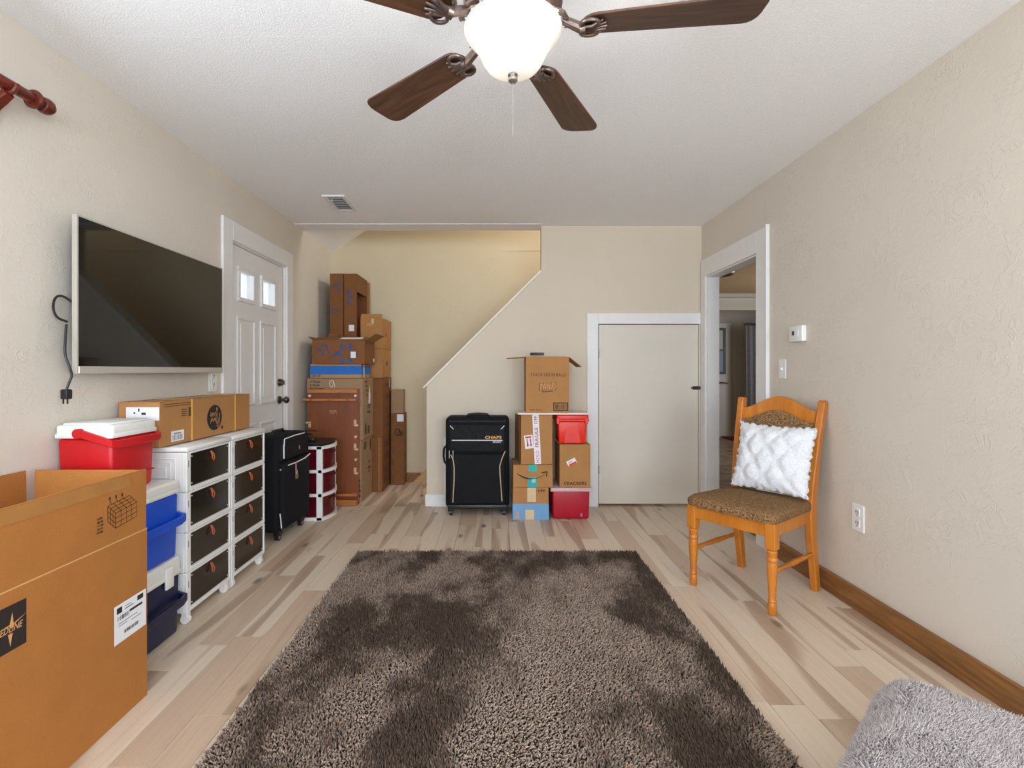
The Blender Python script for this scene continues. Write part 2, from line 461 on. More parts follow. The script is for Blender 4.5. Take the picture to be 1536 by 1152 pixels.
# floor: slab with every plank on it
floor = struct('floor', G().box(XL-0.1, XR+0.1, YR-0.1, YS+0.1, -0.10, -0.010), M['underfloor'], 'pale maple plank floor with darker heartwood streaks and knots', 'floor')
pm = G().box(-0.0619, 0.0619, -0.5, 0.5, -0.010, 0.0, 0.0007, 1).mesh('plank', False)
pm.materials.append(M['plank'])
W = 0.125; rr = random.Random(11); ncol = int(math.ceil((XR-XL+0.1)/W))
for i in range(ncol):
    x = XL - 0.05 + W*(i+0.5); y = YR - rr.uniform(0.05, 1.1)
    while y < YS:
        L = rr.choice((0.75, 1.0, 1.2, 1.2))
        y1 = min(y+L, YS+0.05); y0 = max(y, YR-0.05)
        if y1-y0 > 0.03:
            o = bpy.data.objects.new('plank', pm); COL.objects.link(o); o.parent = floor
            o.location = (x, (y0+y1)/2, 0); o.scale = (1, (y1-y0)-0.0012, 1)
        y += L

# ceiling
ceil = struct('ceiling', G().box(XL-0.1, XR+0.12, YR-0.1, YB+0.13, ZC, ZC+0.10), M['ceiling'], 'white popcorn textured ceiling', 'ceiling')
struct('ceiling_seam', G().box(XL, XR, 1.936, 1.940, ZC-0.0003, ZC), M['ceiling'], '', '', ceil)
struct('beam', G().box(XL, 0.389, YB-0.07, YB+0.13, ZC-0.004, ZC), M['ceiling'], '', '', ceil)

# left wall with window (out of frame, under the curtain rod) and entrance door opening
DY0, DY1, DZ = 3.34, 4.214, 2.035
WY0, WY1, WZ0, WZ1 = 0.18, 1.32, 0.92, 2.06
Mx = Matrix(((0, 0, 1, 0), (1, 0, 0, 0), (0, 1, 0, 0), (0, 0, 0, 1)))   # loop (y, z) extruded along +x
def wall_yz(loops, x0, t): 
    g = G()
    for lp in loops: g.prism(lp, t, Matrix.Translation((x0, 0, 0)) @ Mx)
    return g
struct('wall_left', wall_yz([rect(YR, WY0, 0, ZC), rect(WY0, WY1, 0, WZ0), rect(WY0, WY1, WZ1, ZC), rect(WY1, DY0, 0, ZC), rect(DY0, DY1, DZ, ZC), rect(DY1, YS, 0, ZC)], XL-0.12, 0.12), M['wall'], 'cream textured wall behind the television', 'wall')
# right wall with doorway
RY0, RY1, RZ = 3.498, 4.36, 1.985
struct('wall_right', wall_yz([rect(YR, -2.0, 0, ZC), rect(-2.0, -0.8, 0, 0.88), rect(-2.0, -0.8, 2.08, ZC), rect(-0.8, RY0, 0, ZC), rect(RY0, RY1, RZ, ZC), rect(RY1, YB, 0, ZC)], XR, 0.10), M['wall'], 'cream trowel textured wall beside the chair', 'wall')
# back wall: full height on the right, sloping knee wall along the stairs on the left, low access door opening
AX0, AX1, AZ = 0.882, 1.757, 1.586
Mxz = Matrix(((1, 0, 0, 0), (0, 0, -1, 0), (0, 1, 0, 0), (0, 0, 0, 1)))  # loop (x, z) extruded along -y
lp = [(-0.61, 0), (AX0, 0), (AX0, AZ), (AX1, AZ), (AX1, 0), (XR+0.10, 0), (XR+0.10, ZC), (0.389, ZC), (0.389, 2.04), (-0.61, 1.045)]
struct('wall_back', G().prism(lp, 0.11, Matrix.Translation((0, YB+0.11, 0)) @ Mxz), M['wall_back'], 'smooth cream wall with sloping half wall along the stairs', 'wall')
# white cap on the slope
sl = math.atan2(2.04-1.045, 0.389+0.61); Ls = math.hypot(0.999, 0.995)
capM = Matrix.Translation((-0.61, 0, 1.045)) @ Matrix.Rotation(-sl, 4, 'Y')
struct('trim_1', G().box(-0.03, Ls+0.005, YB-0.022, YB+0.13, 0.0, 0.016, 0.003, 1, capM), M['trim_edge'], 'white wooden cap along the sloping half wall', 'trim')
struct('baseboard_back', G().box(-0.622, -0.455, YB-0.014, YB, 0, 0.105, 0.003, 1), M['white'], 'white baseboard on the end of the half wall', 'baseboard')
struct('trim_2', G().box(-0.455, -0.440, YB-0.018, YB, 0, 0.60, 0.003, 1), M['white'], 'thin white vertical strip on the half wall beside the suitcase', 'trim')
# rear wall with two unseen windows added to light the room
lps = [rect(XL, -1.35, 0, ZC), rect(-1.35, -0.15, 0, 0.8), rect(-1.35, -0.15, 2.1, ZC), rect(-0.15, 0.25, 0, ZC), rect(0.25, 1.45, 0, 0.8), rect(0.25, 1.45, 2.1, ZC), rect(1.45, XR+0.1, 0, ZC)]
g = G()
for l_ in lps: g.prism(l_, 0.1, Matrix.Translation((0, YR, 0)) @ Mxz)
struct('wall_rear', g, M['wall'], 'cream wall with two added windows facing the stairs', 'wall')
def window(n, x0, x1, z0, z1, yz=False, label='', xw=XL-0.05):
    def bxx(a0, a1, d0, d1, c0, c1, **k):
        return (d0, d1, a0, a1, c0, c1) if yz else (a0, a1, d0, d1, c0, c1)
    d0, d1 = (xw-0.02, xw+0.02) if yz else (YR-0.07, YR-0.03)
    g = G()
    for a in ((x0, x0+0.05, z0, z1), (x1-0.05, x1, z0, z1), (x0+0.05, x1-0.05, z0, z0+0.05), (x0+0.05, x1-0.05, z1-0.05, z1), (x0+0.05, x1-0.05, (z0+z1)/2-0.02, (z0+z1)/2+0.02)):
        g.box(*bxx(a[0], a[1], d0, d1, a[2], a[3]))
    w = struct('window_%d' % n, g, M['white'], label, 'window')
    for a, b in ((z0+0.05, (z0+z1)/2-0.02), ((z0+z1)/2+0.02, z1-0.05)):
        struct('pane', G().box(*bxx(x0+0.05, x1-0.05, d0+0.015, d0+0.021, a, b)), M['glass'], '', '', w)
window(1, -1.35, -0.15, 0.8, 2.1, False, 'added, unseen white sash window beside the left wall, facing the stairs')  # added behind the camera for even room light
window(2, 0.25, 1.45, 0.8, 2.1, False, 'added, unseen white sash window beside the right wall, facing the stairs')  # added like the first rear window, to even out the light
window(4, -2.0, -0.8, 0.88, 2.08, True, 'added, unseen white sash window in the right wall behind the grey cushion', XR+0.05)  # added out of view to throw light on the left wall
window(3, WY0, WY1, WZ0, WZ1, True, 'white sash window below the mahogany curtain rod')

# stairwell
struct('wall_stairwell', G().box(XL-0.12, XR+0.1, YS, YS+0.1, 0, 4.9), M['wall_stair'], 'yellow cream wall behind the stairs', 'wall')
struct('wall_stairwell_seam', G().box(0.10, XR, YS-0.003, YS-0.0002, 2.452, 2.46), M['wall_stair'], '', '', bpy.data.objects['wall_stairwell'])
k = 0.66
struct('ceiling_stairwell', G().prism([(XL, ZC), (XR, ZC+k*(XR-XL)), (XR, ZC+k*(XR-XL)+0.1), (XL, ZC+0.1)], 0.97, Matrix.Translation((0, YS, 0)) @ Mxz), M['ceiling'], 'white sloping ceiling above the stairs', 'ceiling')
struct('wall_stairwell_front', G().prism([(XL, ZC+0.1), (XR, ZC+0.1), (XR, ZC+k*(XR-XL)), (XL, ZC+0.11)], 0.05, Matrix.Translation((0, YB+0.11, 0)) @ Mxz), M['wall_stair'], 'wall above the stairwell opening', 'wall')
struct('wall_stairwell_end', G().box(XR, XR+0.10, YB+0.11, YS, 0, 4.9), M['wall_stair'], 'wall at the top end of the stairs', 'wall')
struct('baseboard_stairwell', G().box(-1.73, -0.80, YS-0.02, YS, 0, 0.10, 0.002, 1), M['baseboard'], 'dark brown board along the foot of the stairwell wall', 'baseboard')
st = Thing('staircase', 'wooden stairs with pine skirt board behind the half wall', 'stairs', (0.4, 5.0, 0))
for i in range(9):
    x = -0.58 + 0.215*i; z = 0.205*(i+1)
    st.part('tread', G().box(x-0.02, x+0.225, YB+0.16, YS-0.03, z-0.03, z, 0.004, 1), M['pine'])
    st.part('riser', G().box(x, x+0.018, YB+0.16, YS-0.03, z-0.205, z-0.03), M['white'])
sk = [(-0.885, 0.002), (-0.70, 0.002), (-0.56, 0.135), (1.35, 1.96), (1.35, 2.15)]
st.part('skirt_board', G().prism(sk, 0.022, Matrix.Translation((0, YS-0.005, 0)) @ Mxz), M['pine'])
st.part('stringer', G().prism([(-0.655, 0.002), (-0.56, 0.002), (1.35, 1.80), (1.35, 1.99), (-0.655, 0.12)], 0.03, Matrix.Translation((0, YB+0.155, 0)) @ Mxz), M['pine'])

# entrance door (left wall)
d = struct('door_1', G().box(XL-0.060, XL-0.018, DY0+0.022, DY1-0.012, 0.008, DZ-0.014), M['white'], 'white panelled entrance door with two small square lights', 'door')
# cut the lights: rebuild the slab as strips around the openings
bpy.data.objects.remove(d)
LZ0, LZ1 = 1.68, 1.86
la, lb = (3.49, 3.68), (3.83, 4.03)
y0, y1 = DY0+0.022, DY1-0.012
g = G()
for a in ((y0, y1, 0.008, LZ0), (y0, y1, LZ1, DZ-0.014), (y0, la[0], LZ0, LZ1), (la[1], lb[0], LZ0, LZ1), (lb[1], y1, LZ0, LZ1)):
    g.box(XL-0.060, XL-0.018, a[0], a[1], a[2], a[3])
d = struct('door_1', g, M['white'], 'white panelled entrance door with two small square lights', 'door')
def frame_yz(x0, x1, ya, yb, za, zb, w):
    g = G()
    for a in ((ya, yb, za, za+w), (ya, yb, zb-w, zb), (ya, ya+w, za+w, zb-w), (yb-w, yb, za+w, zb-w)):
        g.box(x0, x1, a[0], a[1], a[2], a[3], 0.004, 1)
    return g
for a, b in (la, lb):
    f = struct('light_frame', frame_yz(XL-0.02, XL-0.004, a-0.028, b+0.028, LZ0-0.028, LZ1+0.028, 0.03), M['white'], '', '', d)
    struct('pane', G().box(XL-0.042, XL-0.036, a, b, LZ0, LZ1), M['glass'], '', '', f)
    for za, zb in ((0.93, 1.55), (0.15, 0.80)):
        p = struct('panel_moulding', frame_yz(XL-0.019, XL-0.008, a-0.035, b+0.035, za, zb, 0.022), M['white'], '', '', d)
        struct('raised_panel', G().box(XL-0.019, XL-0.012, a+0.015, b-0.015, za+0.05, zb-0.05, 0.005, 1), M['white'], '', '', d)
kx = XL-0.018
struct('deadbolt', G().cyl((kx, 4.135, 1.085), (kx+0.022, 4.135, 1.085), 0.031, 0.027, 20).box(kx+0.02, kx+0.042, 4.128, 4.142, 1.068, 1.102, 0.003, 1), M['bronze'], '', '', d, True)
struct('door_knob', G().cyl((kx, 4.135, 0.945), (kx+0.012, 4.135, 0.945), 0.033, 0.030, 20).cyl((kx, 4.135, 0.945), (kx+0.05, 4.135, 0.945), 0.012).sph((kx+0.06, 4.135, 0.945), 0.028, (0.8, 1, 1)), M['bronze'], '', '', d, True)
struct('weather_strip', G().box(XL-0.03, XL-0.015, DY1-0.012, DY1-0.006, 0.01, DZ-0.02), M['brass'], '', '', d)
g = G()
g.box(XL-0.12, XL, DY0, DY0+0.02, 0, DZ).box(XL-0.12, XL, DY1-0.006, DY1, 0, DZ).box(XL-0.12, XL, DY0+0.02, DY1-0.006, DZ-0.012, DZ)
cs = struct('trim_3', g, M['white'], 'white casing around the entrance door', 'trim')
struct('casing_board', G().box(XL, XL+0.018, DY0-0.115, DY0+0.006, 0, DZ+0.125, 0.004, 1), M['white'], '', '', cs)
struct('casing_board', G().box(XL, XL+0.018, DY1-0.002, DY1+0.125, 0, DZ+0.0, 0.004, 1), M['white'], '', '', cs)
struct('casing_board', G().box(XL, XL+0.018, DY0+0.006, DY1+0.125, DZ-0.004, DZ+0.125, 0.004, 1), M['white'], '', '', cs)

# access door under the stairs
a = struct('door_2', G().box(AX0+0.006, AX1-0.004, YB-0.004, YB+0.03, 0.022, AZ-0.006, 0.002, 1), M['cream_door'], 'low flat cream closet door under the stairs', 'door')
for z in (0.32, 1.33):
    struct('hinge', G().cyl((AX0+0.003, YB-0.008, z-0.035), (AX0+0.003, YB-0.008, z+0.035), 0.006), M['bronze'], '', '', a, True)
struct('latch', G().box(AX1-0.055, AX1+0.012, YB-0.016, YB-0.004, 1.015, 1.045, 0.003, 1).cyl((AX1-0.07, YB-0.018, 1.03), (AX1+0.022, YB-0.018, 1.03), 0.005), M['bronze'], '', '', a, True)
c = struct('trim_4', G().box(AX0-0.098, AX0+0.0, YB-0.018, YB, 0, AZ+0.093, 0.003, 1), M['white'], 'white casing around the low closet door', 'trim')
struct('casing_board', G().box(AX0, XR-0.004, YB-0.018, YB, AZ, AZ+0.093, 0.003, 1), M['white'], '', '', c)
struct('casing_board', G().box(AX1, XR-0.004, YB-0.006, YB, 0, AZ, 0.001, 1), M['cream_door'], '', '', c)

# doorway in the right wall
g = G().box(XR, XR+0.10, RY0-0.0, RY0+0.015, 0, RZ).box(XR, XR+0.10, RY1-0.015, RY1, 0, RZ).box(XR, XR+0.10, RY0+0.015, RY1-0.015, RZ-0.015, RZ)
c = struct('trim_5', g, M['white'], 'white casing around the open doorway', 'trim')
struct('casing_board', G().box(XR-0.018, XR, RY0-0.13, RY0+0.004, 0, RZ+0.145, 0.003, 1).box(XR-0.024, XR-0.0, RY0-0.142, RY0-0.13, 0, RZ+0.155, 0.002, 1), M['white'], '', '', c)
struct('casing_board', G().box(XR-0.018, XR, RY1-0.004, YB-0.019, 0, RZ, 0.003, 1), M['white'], '', '', c)
struct('casing_board', G().box(XR-0.018, XR, RY0+0.004, YB-0.019, RZ-0.004, RZ+0.145, 0.003, 1), M['white'], '', '', c)
struct('baseboard_right', G().box(XR-0.02, XR, YR, RY0-0.143, 0, 0.11, 0.003, 1), M['baseboard'], 'rustic brown wooden baseboard along the right wall', 'baseboard')
struct('baseboard_left', G().box(XL, XL+0.018, YR, DY0-0.116, 0, 0.11, 0.003, 1), M['baseboard'], 'rustic brown wooden baseboard along the left wall', 'baseboard')

# far room through the doorway
FX0, FX1, FY0, FY1 = XR+0.10, 5.4, 2.2, 9.2
fl = struct('floor_far', G().box(FX0, FX1, FY0, FY1, -0.10, -0.010), M['underfloor'], 'grey brown plank floor of the next room', 'floor')
pm2 = pm.copy(); pm2.materials.clear(); pm2.materials.append(M['plank_far'])
pm2.transform(Matrix.Rotation(R(90), 4, 'Z'))
y = 4.3
while y < FY1 - 0.05:
    x = FX0 - rr.uniform(0, 0.8)
    while x < FX1:
        xa, xb = max(x, FX0), min(x+1.3, FX1)
        if xb-xa > 0.05:
            o = bpy.data.objects.new('plank', pm2); COL.objects.link(o); o.parent = fl
            o.location = ((xa+xb)/2, y+0.0625, 0); o.scale = (xb-xa-0.002, 1, 1)
        x += 1.3
    y += 0.125
struct('ceiling_far', G().box(FX0, FX1, FY0, FY1, ZC, ZC+0.1), M['ceil_far'], 'tan ceiling of the next room', 'ceiling')
struct('wall_far', G().box(FX0-0.1, FX1, FY1, FY1+0.1, 0, ZC), M['wall_far'], 'pale end wall of the next room', 'wall')
struct('wall_far_right', G().box(FX1, FX1+0.1, FY0, FY1, 0, ZC), M['wall_far'], 'side wall of the next room', 'wall')
struct('wall_far_near', G().box(FX0, FX1, FY0-0.1, FY0, 0, ZC), M['wall_far'], 'near wall of the next room', 'wall')
struct('wall_far_left', G().box(FX0-0.1, FX0, YS+0.1, FY1, 0, ZC), M['wall_far'], 'wall beyond the stairs in the next room', 'wall')
bk = struct('wall_bulkhead', G().box(FX0, FX1, 8.38, 8.52, 2.17, ZC), M['wall_far'], 'dropped beam across the next room', 'wall')
struct('moulding', G().box(FX0, FX1, 8.35, 8.38, 2.33, 2.36), M['white'], '', '', bk)
struct('baseboard_far', G().box(FX0, FX1, FY1-0.015, FY1, 0, 0.12), M['white'], 'white baseboard of the next room', 'baseboard')
d3 = struct('door_3', G().box(3.25, 4.18, FY1-0.045, FY1-0.017, 0.01, 2.03, 0.003, 1), M['white'], 'white back door with a dark framed window in the next room', 'door')
f = struct('light_frame', G().box(3.42, 3.46, FY1-0.065, FY1-0.045, 1.12, 1.94).box(4.04, 4.08, FY1-0.065, FY1-0.045, 1.12, 1.94).box(3.46, 4.04, FY1-0.065, FY1-0.045, 1.90, 1.94).box(3.46, 4.04, FY1-0.065, FY1-0.045, 1.12, 1.16).box(3.46, 4.04, FY1-0.065, FY1-0.045, 1.53, 1.56), M['black'], '', '', d3)
mdl = N('daylit pane'); mdl.col((0.02, 0.02, 0.025, 1)); mdl.b.inputs['Emission Color'].default_value = (0.5, 0.6, 0.75, 1); mdl.b.inputs['Emission Strength'].default_value = 0.12
struct('pane', G().box(3.46, 4.04, FY1-0.052, FY1-0.047, 1.16, 1.53), mdl.m, '', '', f)
g = G()
for i in range(14): g.box(3.47, 4.03, FY1-0.064, FY1-0.050, 1.565+i*0.0235, 1.582+i*0.0235, M=None)
struct('blind', g, M['paper'], '', '', f)
struct('lever_handle', G().cyl((3.95, FY1-0.045, 0.965), (3.95, FY1-0.09, 0.965), 0.022).tube([(3.95, FY1-0.085, 0.965), (4.02, FY1-0.09, 0.968), (4.11, FY1-0.085, 0.955)], [0.012, 0.011, 0.008]), M['black'], '', '', d3, True)

# ------------------------------------------------------------------ shaggy things
def vnoise(x, y, seed=0):
    def h(i, j):
        n = np.sin(i*127.1 + j*311.7 + seed*74.7)*43758.5453
        return n - np.floor(n)
    xi = np.floor(x); yi = np.floor(y); fx = x-xi; fy = y-yi
    fx = fx*fx*(3-2*fx); fy = fy*fy*(3-2*fy)
    a = h(xi, yi); b = h(xi+1, yi); c = h(xi, yi+1); d_ = h(xi+1, yi+1)
    return (a*(1-fx)+b*fx)*(1-fy) + (c*(1-fx)+d_*fx)*fy
def fbm(x, y, seed=0, o=4):
    s = 0; a = 0.5
    for k in range(o): s = s + a*vnoise(x*2**k, y*2**k, seed+k*13); a *= 0.5
    return s/(1-0.5**o)

def pile_mesh(name, P, A, L, r, curl, C):
    """P base points, A unit directions, L lengths, r radii, curl sideways bend, C colours -> one mesh of bent tufts"""
    n = len(P)
    ref = np.where(np.abs(A[:, 2:3]) < 0.8, np.array([[0, 0, 1.0]]), np.array([[1.0, 0, 0]]))
    t1 = np.cross(A, ref); t1 /= np.linalg.norm(t1, axis=1, keepdims=True); t2 = np.cross(A, t1)
    ph = np.random.rand(n)*6.283
    V = np.empty((n, 7, 3))
    for k in range(3):
        a = ph + k*2.0944; rad = (np.cos(a)[:, None]*t1 + np.sin(a)[:, None]*t2)*r[:, None]
        V[:, k] = P + rad*0.8
        V[:, 3+k] = P + A*(L*0.62)[:, None] + rad + curl*0.35
    V[:, 6] = P + A*L[:, None] + curl
    base = (np.arange(n)*7)[:, None]
    quads = np.array([[0, 1, 4, 3], [1, 2, 5, 4], [2, 0, 3, 5]]); tris = np.array([[3, 4, 6], [4, 5, 6], [5, 3, 6]])
    Q = (base[:, :, None] + quads[None]).reshape(n, 12); T = (base[:, :, None] + tris[None]).reshape(n, 9)
    loops = np.concatenate([Q, T], 1).ravel().astype(np.int32)
    tot = np.tile(np.array([4, 4, 4, 3, 3, 3]), n); start = np.concatenate([[0], np.cumsum(tot)[:-1]]).astype(np.int32)
    me = bpy.data.meshes.new(name)
    me.vertices.add(n*7); me.vertices.foreach_set('co', V.astype(np.float32).ravel())
    me.loops.add(len(loops)); me.loops.foreach_set('vertex_index', loops)
    me.polygons.add(n*6); me.polygons.foreach_set('loop_start', start)
    me.update(calc_edges=True); me.validate()
    at = me.color_attributes.new('yarn', 'FLOAT_COLOR', 'POINT')
    cc = np.ones((n, 7, 4), dtype=np.float32); cc[:, :, :3] = C[:, None, :]
    at.data.foreach_set('color', cc.ravel())
    me.shade_smooth()
    return me

def yarn_mat(name, rough=0.9, sheen=0.25):
    n = N(name); a = n.node('ShaderNodeVertexColor'); a.layer_name = 'yarn'
    n.col(a.outputs['Color']); n.rough(rough); n.b.inputs['Specular IOR Level'].default_value = 0.15
    n.b.inputs['Sheen Weight'].default_value = sheen; return n.m

# rug
RX0, RX1, RY_0, RY_1 = -0.885, 0.895, 0.62, 3.30
rug = Thing('shag_rug', 'dark brown shag rug with nap shading painted in, lying on the pale plank floor', 'rug', (0, (RY_0+RY_1)/2, 0))
rug.part('backing', G().box(RX0+0.01, RX1-0.01, RY_0+0.01, RY_1-0.01, 0.0005, 0.008), M['rug_back'])
sp = 0.0072
xs = np.arange(RX0, RX1, sp); ys = np.arange(1.05, RY_1, sp)
X, Y = np.meshgrid(xs, ys); X = X.ravel(); Y = Y.ravel(); n = len(X)
X = X + np.random.uniform(-0.5, 0.5, n)*sp; Y = Y + np.random.uniform(-0.5, 0.5, n)*sp
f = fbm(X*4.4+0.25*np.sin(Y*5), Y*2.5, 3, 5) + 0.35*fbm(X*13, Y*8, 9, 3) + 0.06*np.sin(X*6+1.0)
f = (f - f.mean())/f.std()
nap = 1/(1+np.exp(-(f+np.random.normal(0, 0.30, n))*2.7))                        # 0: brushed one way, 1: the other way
L = np.random.uniform(0.020, 0.030, n)
ang = np.random.uniform(0, 6.283, n)
lean = (0.30*np.stack([np.cos(ang), np.sin(ang)], 1) + np.stack([(nap-0.5)*0.5, -(nap-0.5)*1.5], 1))
A = np.concatenate([lean, np.ones((n, 1))], 1); A /= np.linalg.norm(A, axis=1, keepdims=True)
nap_shade = np.array(srgb(80, 63, 52)[:3]); nap_light = np.array(srgb(158, 137, 121)[:3])
C = nap_shade[None]*(1-nap[:, None]) + nap_light[None]*nap[:, None]  # light and shade of the brushed nap painted into the yarn colour
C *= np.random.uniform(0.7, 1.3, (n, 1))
ca = np.random.uniform(0, 6.283, n); curl = np.stack([np.cos(ca), np.sin(ca), -0.5*np.ones(n)], 1)*0.006
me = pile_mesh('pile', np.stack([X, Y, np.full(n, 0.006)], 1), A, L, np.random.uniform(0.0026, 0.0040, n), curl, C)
me.transform(Matrix.Translation(rug.off))
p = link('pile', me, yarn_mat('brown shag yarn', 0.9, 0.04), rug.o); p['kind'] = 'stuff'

# plush grey floor cushion, low right
cu = Thing('floor_cushion', 'large grey faux fur cushion on the floor by the right wall', 'cushion', (1.085, 1.03, 0), R(-47), local=True)
HX, HY, CH, RC = 0.32, 0.42, 0.30, 0.09
def rr_loop(u, hx, hy, rc):
    # rounded rectangle perimeter point and outward normal for u in [0,1)
    segs = [(hx-rc)*2, math.pi/2*rc, (hy-rc)*2, math.pi/2*rc]*2; tot = sum(segs); s = (u % 1)*tot
    cen = [(hx-rc, -(hy-rc)), (hx-rc, hy-rc), (-(hx-rc), hy-rc), (-(hx-rc), -(hy-rc))]
    st = [(-(hx-rc), -hy, 1, 0), None, (hx, -(hy-rc), 0, 1), None, (hx-rc, hy, -1, 0), None, (-hx, hy-rc, 0, -1), None]
    for i, l in enumerate(segs):
        if s <= l or i == 7:
            if i % 2 == 0:
                x, y, dx, dy = st[i]; return x+dx*s, y+dy*s, dy, -dx
            a = -math.pi/2 + (i//2)*math.pi/2 + s/rc; c = cen[i//2]
            return c[0]+rc*math.cos(a), c[1]+rc*math.sin(a), math.cos(a), math.sin(a)
        s -= l
def cush(u, v):
    # v 0: bottom edge ... 1: top centre
    if v < 0.5:
        t = v/0.5; k = 1 - 0.06*(1-math.sin(math.pi*min(t*1.2, 1)/1.0))**1; z = 0.012 + t*(CH-0.10)
        x, y, nx, ny = rr_loop(u, HX, HY, RC); return (x*k, y*k, z)
    t = (v-0.5)/0.5; a = min(t/0.35, 1)*math.pi/2; ins = 0.09*(1-math.cos(a)); z = CH-0.088+0.088*math.sin(a)
    k = 1.0 if t < 0.35 else 1-(t-0.35)/0.65
    x, y, nx, ny = rr_loop(u, HX-ins, HY-ins, max(RC-ins, 0.02))
    return (x*k, y*k, z + 0.02*(1-k)**0.7)
cu.part('pad', G().grid(cush, 56, 40, True), M['grey_pad'])
nb = 95000
rv = np.random.rand(nb); ru = np.random.rand(nb)
pts = []; nrm = []
e = 1e-3
rs = np.random.RandomState(5)
vv = np.where(rs.rand(nb) < 0.3, rs.uniform(0.25, 0.5, nb), np.where(rs.rand(nb) < 0.4, rs.uniform(0.5, 0.68, nb), 1-0.32*np.sqrt(rs.rand(nb))))
for i in range(nb):
    u, v = ru[i], min(vv[i], 0.998)
    p0 = cush(u, v); p1 = cush(u+e, v); p2 = cush(u, v-e)
    a = (p1[0]-p0[0], p1[1]-p0[1], p1[2]-p0[2]); b = (p0[0]-p2[0], p0[1]-p2[1], p0[2]-p2[2])
    nn = (a[1]*b[2]-a[2]*b[1], a[2]*b[0]-a[0]*b[2], a[0]*b[1]-a[1]*b[0]); l = math.sqrt(nn[0]**2+nn[1]**2+nn[2]**2) or 1
    pts.append(p0); nrm.append((nn[0]/l, nn[1]/l, nn[2]/l))
P = np.array(pts); A = np.array(nrm)
fl_ = fbm(P[:, 0]*7, P[:, 1]*7, 21, 3); th = (fl_-0.5)*9
A = A + np.stack([np.cos(th), np.sin(th), np.zeros(nb)], 1)*0.9 + np.random.normal(0, 0.28, (nb, 3)); A /= np.linalg.norm(A, axis=1, keepdims=True)
gc = np.array(srgb(192, 180, 177)[:3]); C = gc[None]*np.random.uniform(0.82, 1.16, (nb, 1))
me = pile_mesh('fur', P - A*0.002, A, np.random.uniform(0.011, 0.018, nb), np.random.uniform(0.0009, 0.0016, nb), np.random.normal(0, 0.002, (nb, 3)), C)
p = link('fur', me, yarn_mat('grey faux fur', 0.85, 0.4), cu.o); p['kind'] = 'stuff'

# ------------------------------------------------------------------ chair and pillow
TH = R(-54.85)
ch = Thing('dining_chair', 'honey oak dining chair with brown tweed seat against the right wall', 'chair', (1.208, 2.655, 0), TH, local=True)
w2 = 0.214
def leg_prof():
    return [(0.012, 0.0), (0.018, 0.004), (0.021, 0.03), (0.021, 0.055), (0.0165, 0.062), (0.0205, 0.068), (0.0165, 0.075), (0.017, 0.10), (0.0195, 0.15), (0.0235, 0.20), (0.0245, 0.235),
            (0.021, 0.255), (0.0255, 0.262), (0.0255, 0.272), (0.021, 0.279), (0.0235, 0.30), (0.0245, 0.305), (0.020, 0.312), (0.0245, 0.318), (0.0, 0.322)]
for s in (-1, 1):
    g = G().lathe([(0, 0)] + leg_prof(), 20, c=(s*w2, 0, 0)).box(s*w2-0.0245, s*w2+0.0245, -0.0245, 0.0245, 0.318, 0.445, 0.003, 1)
    ch.part('leg', g, M['oak'])
def post_y(z):
    # rear post: foot kicked back, forward at the seat, leaning back to the top
    pts = [(0.0, 0.475), (0.15, 0.452), (0.30, 0.425), (0.45, 0.418), (0.60, 0.432), (0.80, 0.465), (1.015, 0.520)]
    for (a, b), (c, d_) in zip(pts[:-1], pts[1:]):
        if z <= c:
            t = (z-a)/(c-a); return b+(d_-b)*t
    return pts[-1][1]
wr = 0.205
for s in (-1, 1):
    zz = np.linspace(0, 1.0, 15)
    pts = [(s*(wr + 0.020*max(0, z-0.45)/0.55), post_y(z), z) for z in zz]
    g = G().sweep(pts, [0.036]*15, [0.046+0.022*math.exp(-((z-0.42)/0.2)**2) for z in zz], (1, 0, 0))
    g.cyl((s*(wr+0.020)-0.018, post_y(1.0), 1.0), (s*(wr+0.020)+0.018, post_y(1.0), 1.0), 0.0195, n=16)
    ch.part('rear_post', g, M['oak'])
ch.part('front_rail', G().box(-w2+0.024, w2-0.024, -0.018, 0.006, 0.375, 0.445, 0.002, 1), M['oak'])
ch.part('rear_rail', G().box(-wr+0.016, wr-0.016, 0.400, 0.424, 0.375, 0.445, 0.002, 1), M['oak'])
for s in (-1, 1):
    ch.part('side_rail', G().sweep([(s*(w2-0.004), 0.024, 0.41), (s*(wr-0.004), 0.40, 0.41)], 0.022, 0.07, (1, 0, 0)), M['oak'])
    y0_, y1_ = 0.018, 0.43; ln = y1_-y0_
    prof = [(0.0, 0), (0.009, 0.0), (0.010, ln*0.1), (0.0135, ln*0.13), (0.010, ln*0.16), (0.0155, ln*0.5), (0.010, ln*0.84), (0.0135, ln*0.87), (0.010, ln*0.9), (0.009, ln), (0, ln)]
    ch.part('stretcher', G().lathe(prof, 14, M=Matrix.Translation((s*0.211, y0_, 0.205)) @ Matrix.Rotation(R(-90), 4, 'X')), M['oak'])
# seat cushion: rounded trapezoid with a dome
def seat(u, v):
    x, y, nx, ny = rr_loop(u, 0.5, 0.5, 0.12)
    yy = 0.19 + y*0.46; half = 0.245 - 0.022*(yy+0.04)/0.46
    if v < 0.4:
        t = v/0.4; a = (t-0.5)*math.pi*0.9; k = 1.0 + 0.016*math.cos(a); z = 0.447 + 0.036*t
    else:
        t = (v-0.4)/0.6; k = 1.012*(1-t) if t > 0 else 1.012; z = 0.483 + 0.032*math.sqrt(max(0, 1-(1-t)**2.2))
    return (x*2*half*k*1.0, 0.19+(yy-0.19)*k, z - 0.012*max(0, (0.02-yy))*2)
ch.part('seat', G().grid(seat, 64, 18, True).box(-0.19, 0.19, 0.0, 0.38, 0.44, 0.449), M['seat'], ang=60)
